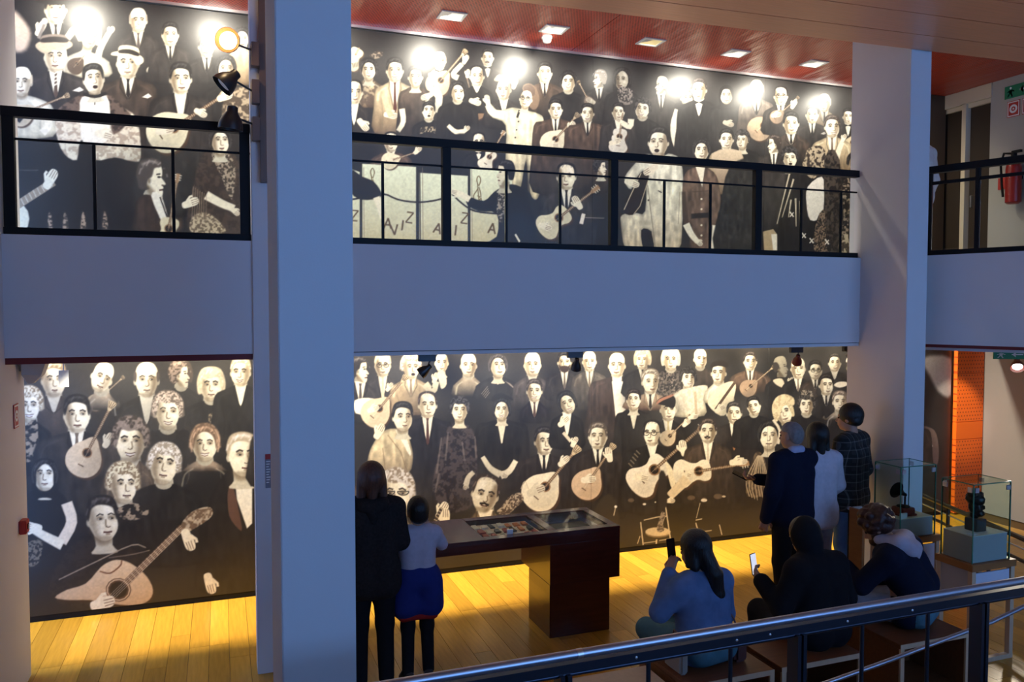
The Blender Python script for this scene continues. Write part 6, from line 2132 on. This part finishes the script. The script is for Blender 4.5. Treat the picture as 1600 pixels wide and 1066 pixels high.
def long_hair(length=.2, thick=.016, width=.06, tail=None):
    def f(j, s, hp, hr, Rm):
        o = [('e', hp((0, -.02, .034)), hr(.078 + thick, .096 + thick, .094 + thick), Rm)]
        for e in (-1, 1):
            o.append(('c', hp((e * width, -.04, .0)), hp((e * (width + .015), -.05, -length)), .042, .032))
            o.append(('c', hp((e * .07, .0, .0)), hp((e * .085, -.01, -length * .9)), .026, .020))
        o.append(('c', hp((0, -.075, .0)), hp((0, -.075, -length)), .05, .036))
        if tail:
            a = hp((0, -.09, -.02))
            pts = [a] + [a + np.asarray(q, float) for q in tail]
            for p0, p1 in zip(pts[:-1], pts[1:]):
                o.append(('c', p0, p1, .055, .05))
        return o
    return f


cloth = lambda n, c, **k_: mat(n, c, k_.pop('rough', .85), noise=k_.pop('noise', .15), scale=k_.pop('scale', 30), bump=k_.pop('bump', .25), bscale=k_.pop('bscale', 18), spec=.12, **k_)
black_cloth = cloth('black_cloth', (.012, .012, .015))
coat_m = cloth('charcoal_brown_coat', (.022, .018, .018), noise=.5, scale=60)
tee_m = cloth('lavender_grey_tee', (.44, .42, .50))
blue_m = cloth('royal_blue_jersey', (.018, .03, .16))
redhem_m = cloth('red_hem', (.30, .02, .02))
denim_m = cloth('denim_jacket', (.115, .19, .36), noise=.35, scale=14)
denim_lo = cloth('teal_skirt_cloth', (.075, .18, .23), noise=.3, scale=12)
navy_m = cloth('navy_wool', (.010, .013, .030))
paleblue_m = cloth('pale_blue_shirt', (.42, .44, .62))
white_bl = cloth('white_blouse', (.60, .58, .66))
jeans_m = cloth('blue_jeans', (.085, .15, .27), noise=.3, scale=14)
pale_jeans = cloth('pale_jeans', (.25, .29, .38), noise=.3, scale=14)
hood_m = cloth('grey_jersey_hood', (.42, .39, .46), bump=.6, bscale=9)
hair_blk = mat('black_hair', (.008, .007, .007), .45, bump=.5, bscale=60, stretch=(3, 3, .4))
hair_brown = mat('brown_hair', (.085, .036, .022), .45, noise=.7, scale=20, bump=.5, bscale=60, stretch=(4, 4, .35))
hair_curl = mat('auburn_hair', (.042, .012, .008), .5, noise=.4, scale=40, bump=.6, bscale=50)
hair_grey = mat('grey_hair', (.20, .19, .19), .55, noise=.4, scale=40, bump=.5, bscale=90)
shoe_m = mat('dark_shoe', (.02, .02, .022), .5)
shoe_tan = mat('beige_shoe', (.30, .20, .17), .6)
sole_m = mat('white_sole', (.62, .62, .60), .6)

# plaid: crossing stripes in object space
plaid_m = bpy.data.materials.new('black_plaid_flannel')
_nt, _N, _L, _b = nodes_of(plaid_m)
_tc = _N.new('ShaderNodeTexCoord')
_sp = _N.new('ShaderNodeSeparateXYZ')
_L.new(_tc.outputs['Object'], _sp.inputs[0])


def _m(op, a, b=None):
    n = _N.new('ShaderNodeMath')
    n.operation = op
    for i, v in enumerate((a, b)):
        if v is None:
            continue
        if isinstance(v, (int, float)):
            n.inputs[i].default_value = v
        else:
            _L.new(v, n.inputs[i])
    return n.outputs[0]


_sx = _m('LESS_THAN', _m('FRACT', _m('MULTIPLY', _sp.outputs[0], 14.0)), .14)
_sz = _m('LESS_THAN', _m('FRACT', _m('MULTIPLY', _sp.outputs[2], 13.0)), .14)
_bx = _m('LESS_THAN', _m('FRACT', _m('ADD', _m('MULTIPLY', _sp.outputs[0], 14.0), .5)), .45)
_bz = _m('LESS_THAN', _m('FRACT', _m('ADD', _m('MULTIPLY', _sp.outputs[2], 13.0), .5)), .45)
_sum = _m('ADD', _m('MULTIPLY', _m('ADD', _sx, _sz), .055), _m('MULTIPLY', _m('MULTIPLY', _bx, _bz), .012))
_sum = _m('ADD', _sum, .010)
_cc = _N.new('ShaderNodeCombineColor')
for i in range(3):
    _L.new(_sum, _cc.inputs[i])
_L.new(_cc.outputs[0], _b.inputs['Base Color'])
_b.inputs['Roughness'].default_value = .9

# --- woman and boy at the table
person('woman in a dark hooded coat with brown bob, seen from behind at the table', (1.02, 5.74, 0), -4, 1.665,
       dict(elL=(-.25, .02, 1.10), elR=(.225, .03, 1.10), wrL=(-.12, .22, 1.08), wrR=(.14, .22, 1.06)), clothes=[
           ('coat', coat_m, top(.030, .98, .10, .22)), ('trousers', black_cloth, trousers(.012)),
           ('hood', coat_m, lambda j, s, fn, hp, Rm: [('c', j['nk'] + np.array([-.07, -.06, -.02]), j['nk'] + np.array([.07, -.06, -.02]), .055, .055), ('c', j['nk'] + np.array([-.09, -.02, 0]), j['nk'] + np.array([-.06, .05, .0]), .04, .03), ('c', j['nk'] + np.array([.09, -.02, 0]), j['nk'] + np.array([.06, .05, .0]), .04, .03), ('c', j['nk'] + np.array([0, -.09, -.06]), j['nk'] + np.array([0, -.10, -.12]), .05, .03)])],
       hair=long_hair(.13, .026, .068), hm=hair_brown, shoes=(shoe_m, sole_m))
person('boy in a pale tee with a blue jacket tied round his waist', (1.37, 5.80, 0), -3, 1.375,
       dict(head=(.015, .03, 1.565), elR=(.27, .10, 1.20), wrR=(.11, .15, 1.46), elL=(-.21, .10, 1.15), wrL=(-.23, .30, 1.18), ankL=(-.11, -.12, .12), toeL=(-.14, -.01, .035), kneeL=(-.09, -.01, .50), shL=(-.165, -.01, 1.35), shR=(.165, 0, 1.36)), build=.92,
       clothes=[('tee', tee_m, top(.020, .42, .05)), ('trousers', black_cloth, trousers(.010)),
                ('tied_jacket', blue_m, lambda j, s, fn, hp, Rm: [('c', j['pel'] + np.array([-.05, 0, .02]), j['pel'] + np.array([.05, 0, .02]), .128, .128), ('c', j['hipL'] + np.array([-.02, -.01, 0]), j['hipL'] + np.array([-.03, -.015, -.16]), .106, .102), ('c', j['hipR'] + np.array([.02, -.01, 0]), j['hipR'] + np.array([.03, -.015, -.16]), .106, .102), ('c', j['hipL'] + np.array([.03, -.01, -.16]), j['hipR'] + np.array([-.03, -.01, -.16]), .09, .09)]),
                ('jacket_hem', redhem_m, lambda j, s, fn, hp, Rm: [('c', j['hipL'] + np.array([-.03, -.015, -.225]), j['hipR'] + np.array([.03, -.015, -.225]), .046, .046), ('c', j['hipL'] + np.array([-.045, .02, -.225]), j['hipL'] + np.array([-.045, -.05, -.225]), .04, .04), ('c', j['hipR'] + np.array([.045, .02, -.225]), j['hipR'] + np.array([.045, -.05, -.225]), .04, .04), ('c', j['hipL'] + np.array([-.01, -.062, -.225]), j['hipR'] + np.array([.01, -.062, -.225]), .03, .03)])],
       hair=short_hair(.013, .01), hm=hair_blk, shoes=(shoe_m, sole_m), curl=(15, 40))

# --- seated visitors on the cube benches
seat = dict(pel=(0, -.02, .565), chest=(0, .03, .85), nk=(0, .06, 1.02), head=(0, .10, 1.17), hipL=(-.09, .02, .56), hipR=(.09, .02, .56), kneeL=(-.12, .44, .53), kneeR=(.12, .44, .53), ankL=(-.12, .46, .09), ankR=(.12, .46, .09), toeL=(-.13, .60, .035), toeR=(.13, .60, .035),
            shL=(-.18, .03, .95), shR=(.18, .03, .95), elL=(-.24, .08, .70), elR=(.24, .08, .70), wrL=(-.12, .30, .66), wrR=(.12, .30, .66))
big_hips = lambda r: (lambda j, s, hp: [('c', j['pel'] + np.array([-.08, -.03, -.015]), j['pel'] + np.array([.08, -.03, -.015]), r, r)])
person('seated woman in a blue denim jacket with long black ponytail', (3.01, 4.46, 0), 10, 1.70,
       dict(seat, elL=(-.30, .10, .80), wrL=(-.15, .17, 1.03), elR=(.25, .06, .70)), head_rot=(8, -6, 0), build=1.1,
       clothes=[('denim_jacket', denim_m, top(.026, .95, .0)), ('skirt', denim_lo, lambda j, s, fn, hp, Rm: [('c', j['pel'] + np.array([-.09, -.04, -.0]), j['pel'] + np.array([.09, -.04, 0]), .115, .115)] + fn['legs'](.02, .6)[0::2])],
       hair=long_hair(.10, .018, .05, tail=[(.03, -.06, -.12), (.05, -.06, -.26), (.06, -.05, -.42)]), hm=hair_blk, shoes=(shoe_m, None), curl=(45, 25), hnrm={'L': (1, .3, 0)})
person('seated visitor all in black with the hood up, hunched over a phone', (3.93, 4.42, 0), 6, 1.74,
       dict(seat, elL=(-.31, .04, .72), wrL=(-.30, .24, .84), elR=(.29, .03, .70), head=(-.01, .14, 1.14), nk=(0, .08, 1.01)), head_rot=(0, -25, 0), build=1.2,
       clothes=[('hoodie', black_cloth, top(.03, .98, .02, extra=lambda j, s, hp: [('c', j['nk'] + np.array([-.06, -.07, -.03]), j['nk'] + np.array([.06, -.07, -.03]), .06, .06), ('e', hp((0, -.03, .01)), (.105, .11, .135)), ('c', hp((0, -.05, -.05)), j['nk'], .085, .085)])), ('trousers', black_cloth, trousers(.014))],
       hair=short_hair(.016, .01), hm=hair_blk, shoes=(shoe_m, None), curl=(40, 25), hnrm={'L': (1, 0, .3)})
person('seated bearded visitor with curly auburn hair and a pale grey hood', (4.80, 4.43, 0), 30, 1.78,
       dict(seat, chest=(-.02, .06, .85), nk=(-.04, .13, 1.00), head=(-.07, .23, 1.11), shL=(-.20, .10, .94), shR=(.15, .06, .95), elL=(-.24, .28, .72), wrL=(-.14, .42, .80), elR=(.24, .12, .68)), head_rot=(14, -34, 0), build=1.12,
       clothes=[('jacket', navy_m, top(.030, .98, -.16)), ('shirt_tail', denim_lo, lambda j, s, fn, hp, Rm: [('c', j['pel'] + np.array([-.07, -.02, .10]), j['pel'] + np.array([.07, -.02, .10]), .108, .108), ('c', j['pel'] + np.array([-.08, -.03, -.01]), j['pel'] + np.array([.08, -.03, -.01]), .118, .118)]),
                ('trousers', pale_jeans, trousers(.008)),
                ('hood', hood_m, lambda j, s, fn, hp, Rm: [('c', j['nk'] + np.array([-.09, -.07, .03]), j['nk'] + np.array([.09, -.07, .03]), .066, .066), ('c', j['nk'] + np.array([.10, -.05, .03]), j['nk'] + np.array([.085, .07, .035]), .055, .042), ('c', j['nk'] + np.array([-.10, -.05, .03]), j['nk'] + np.array([-.08, .07, .035]), .055, .042), ('c', j['nk'] + np.array([-.05, -.125, -.01]), j['nk'] + np.array([.05, -.135, -.02]), .068, .062), ('c', j['nk'] + np.array([0, -.15, -.05]), j['nk'] + np.array([0, -.16, -.09]), .05, .03)])],
       hair=short_hair(.022, .0, .022, 4), hm=hair_curl, beard=True, shoes=(shoe_m, None))

# --- standing visitors by the slim column
person('grey-haired man in a dark navy jumper standing with a phone', (4.83, 5.80, 0), 6, 1.79,
       dict(elL=(-.25, -.02, 1.10), wrL=(-.24, .06, .86), elR=(.19, .12, 1.12), wrR=(-.12, .31, 1.15)), head_rot=(12, -4, 0), build=1.08,
       clothes=[('jumper', navy_m, top(.026, .97, .05)), ('trousers', black_cloth, trousers(.012)),
                ('shirt_collar', paleblue_m, lambda j, s, fn, hp, Rm: [('c', j['nk'] + np.array([-.045, -.045, .035]), j['nk'] + np.array([.045, -.045, .035]), .034, .034), ('c', j['nk'] + np.array([-.06, -.03, .03]), j['nk'] + np.array([-.04, .05, .01]), .026, .02), ('c', j['nk'] + np.array([.06, -.03, .03]), j['nk'] + np.array([.04, .05, .01]), .026, .02)])],
       hair=lambda j, s, hp, hr, Rm: [('e', hp((0, -.045, .015)), hr(.082, .072, .08), Rm), ('e', hp((0, -.06, -.03)), hr(.068, .045, .05), Rm), ('e', hp((0, -.01, .05)), hr(.079, .09, .072), Rm)], hm=hair_grey, shoes=(shoe_m, None), curl=(30, 50), hnrm={'R': (0, .3, 1)})
person('woman with black hair in a long white blouse and pale jeans', (5.26, 5.97, 0), -6, 1.72,
       dict(elR=(.225, -.01, 1.12), wrR=(.20, .12, .96), elL=(-.20, .0, 1.09), wrL=(-.17, .12, .88)), clothes=[('blouse', white_bl, top(.024, .97, .10, .18)), ('jeans', pale_jeans, trousers(.008))],
       hair=long_hair(.13, .022), hm=hair_blk, shoes=(shoe_m, sole_m))
person('tall man in a black plaid shirt leaning beside the slim column', (5.70, 6.02, 0), 22, 1.885,
       dict(elL=(-.205, .06, 1.10), wrL=(-.14, .20, .98), elR=(.25, -.02, 1.10), wrR=(.20, .10, .90)), head_rot=(10, 0, 0), build=1.02,
       clothes=[('plaid_shirt', plaid_m, top(.028, .97, .08, .05)), ('jeans', jeans_m, trousers(.010))],
       hair=short_hair(.018, .0), hm=hair_blk, shoes=(shoe_m, sole_m))
# --- visitor upstairs behind the slim column
person('visitor in a white shirt standing upstairs, mostly hidden by the slim column', (7.33, 6.80, UFL), 10, 1.72, {}, clothes=[('shirt', cloth('white_cotton', (.75, .72, .66)), top(.024, .97, .08)), ('trousers', black_cloth, trousers())],
       hair=short_hair(.014), hm=hair_blk, shoes=(shoe_m, None))

# --- things they hold or carry
ph = mat('phone_black', (.015, .015, .018), .25)
scr = mat('phone_screen', (.6, .62, .66), .3, emit=(.8, .85, 1), es=.6)


def phone(label, loc, rot, face=ph):
    t = empty('phone', loc, label, 'phone')
    t.rotation_euler = rot
    cs = box('case', -.036, .036, -.075, .075, -.004, .004, ph, t, .003)
    box('screen', -.032, .032, -.070, .070, .004, .0046, face, cs)
    return t


phone('dark phone held out by the grey-haired man', (4.58, 6.22, 1.23), (R(25), R(-12), R(40)))
phone('phone with a white case held by the visitor in black', (3.60, 4.72, .955), (R(80), 0, R(20)), scr)
phone('phone at the face of the woman in denim', (2.90, 4.70, 1.14), (R(80), 0, R(10)))
bag_m = mat('brown_leather', (.10, .035, .03), .45)
t = empty('handbag', (3.22, 4.42, .45), 'small brown shoulder bag on the bench right of the woman in denim', 'bag')
box('pouch', -.05, .05, -.09, .09, 0, .15, bag_m, t, .02)
MB().tube([(0, -.08, .14), (-.03, -.04, .28), (-.06, .02, .36), (-.05, .07, .26), (0, .08, .14)], .006, 8).build('strap', bag_m, t, smooth=True)
t = empty('tote_bag', (2.76, 4.40, .45), 'pale tote bag on the bench left of the woman in denim', 'bag')
MB().prism([(-.03, -.10), (.03, -.10), (.035, .10), (-.035, .10)], 0, .17).build('pouch', mat('beige_canvas', (.30, .26, .22), .8), t, .015)
MB().tube([(-.02, -.08, .16), (-.01, -.03, .25), (.0, .03, .25), (.01, .08, .16)], .006, 8).build('handle', bag_m, t, smooth=True)
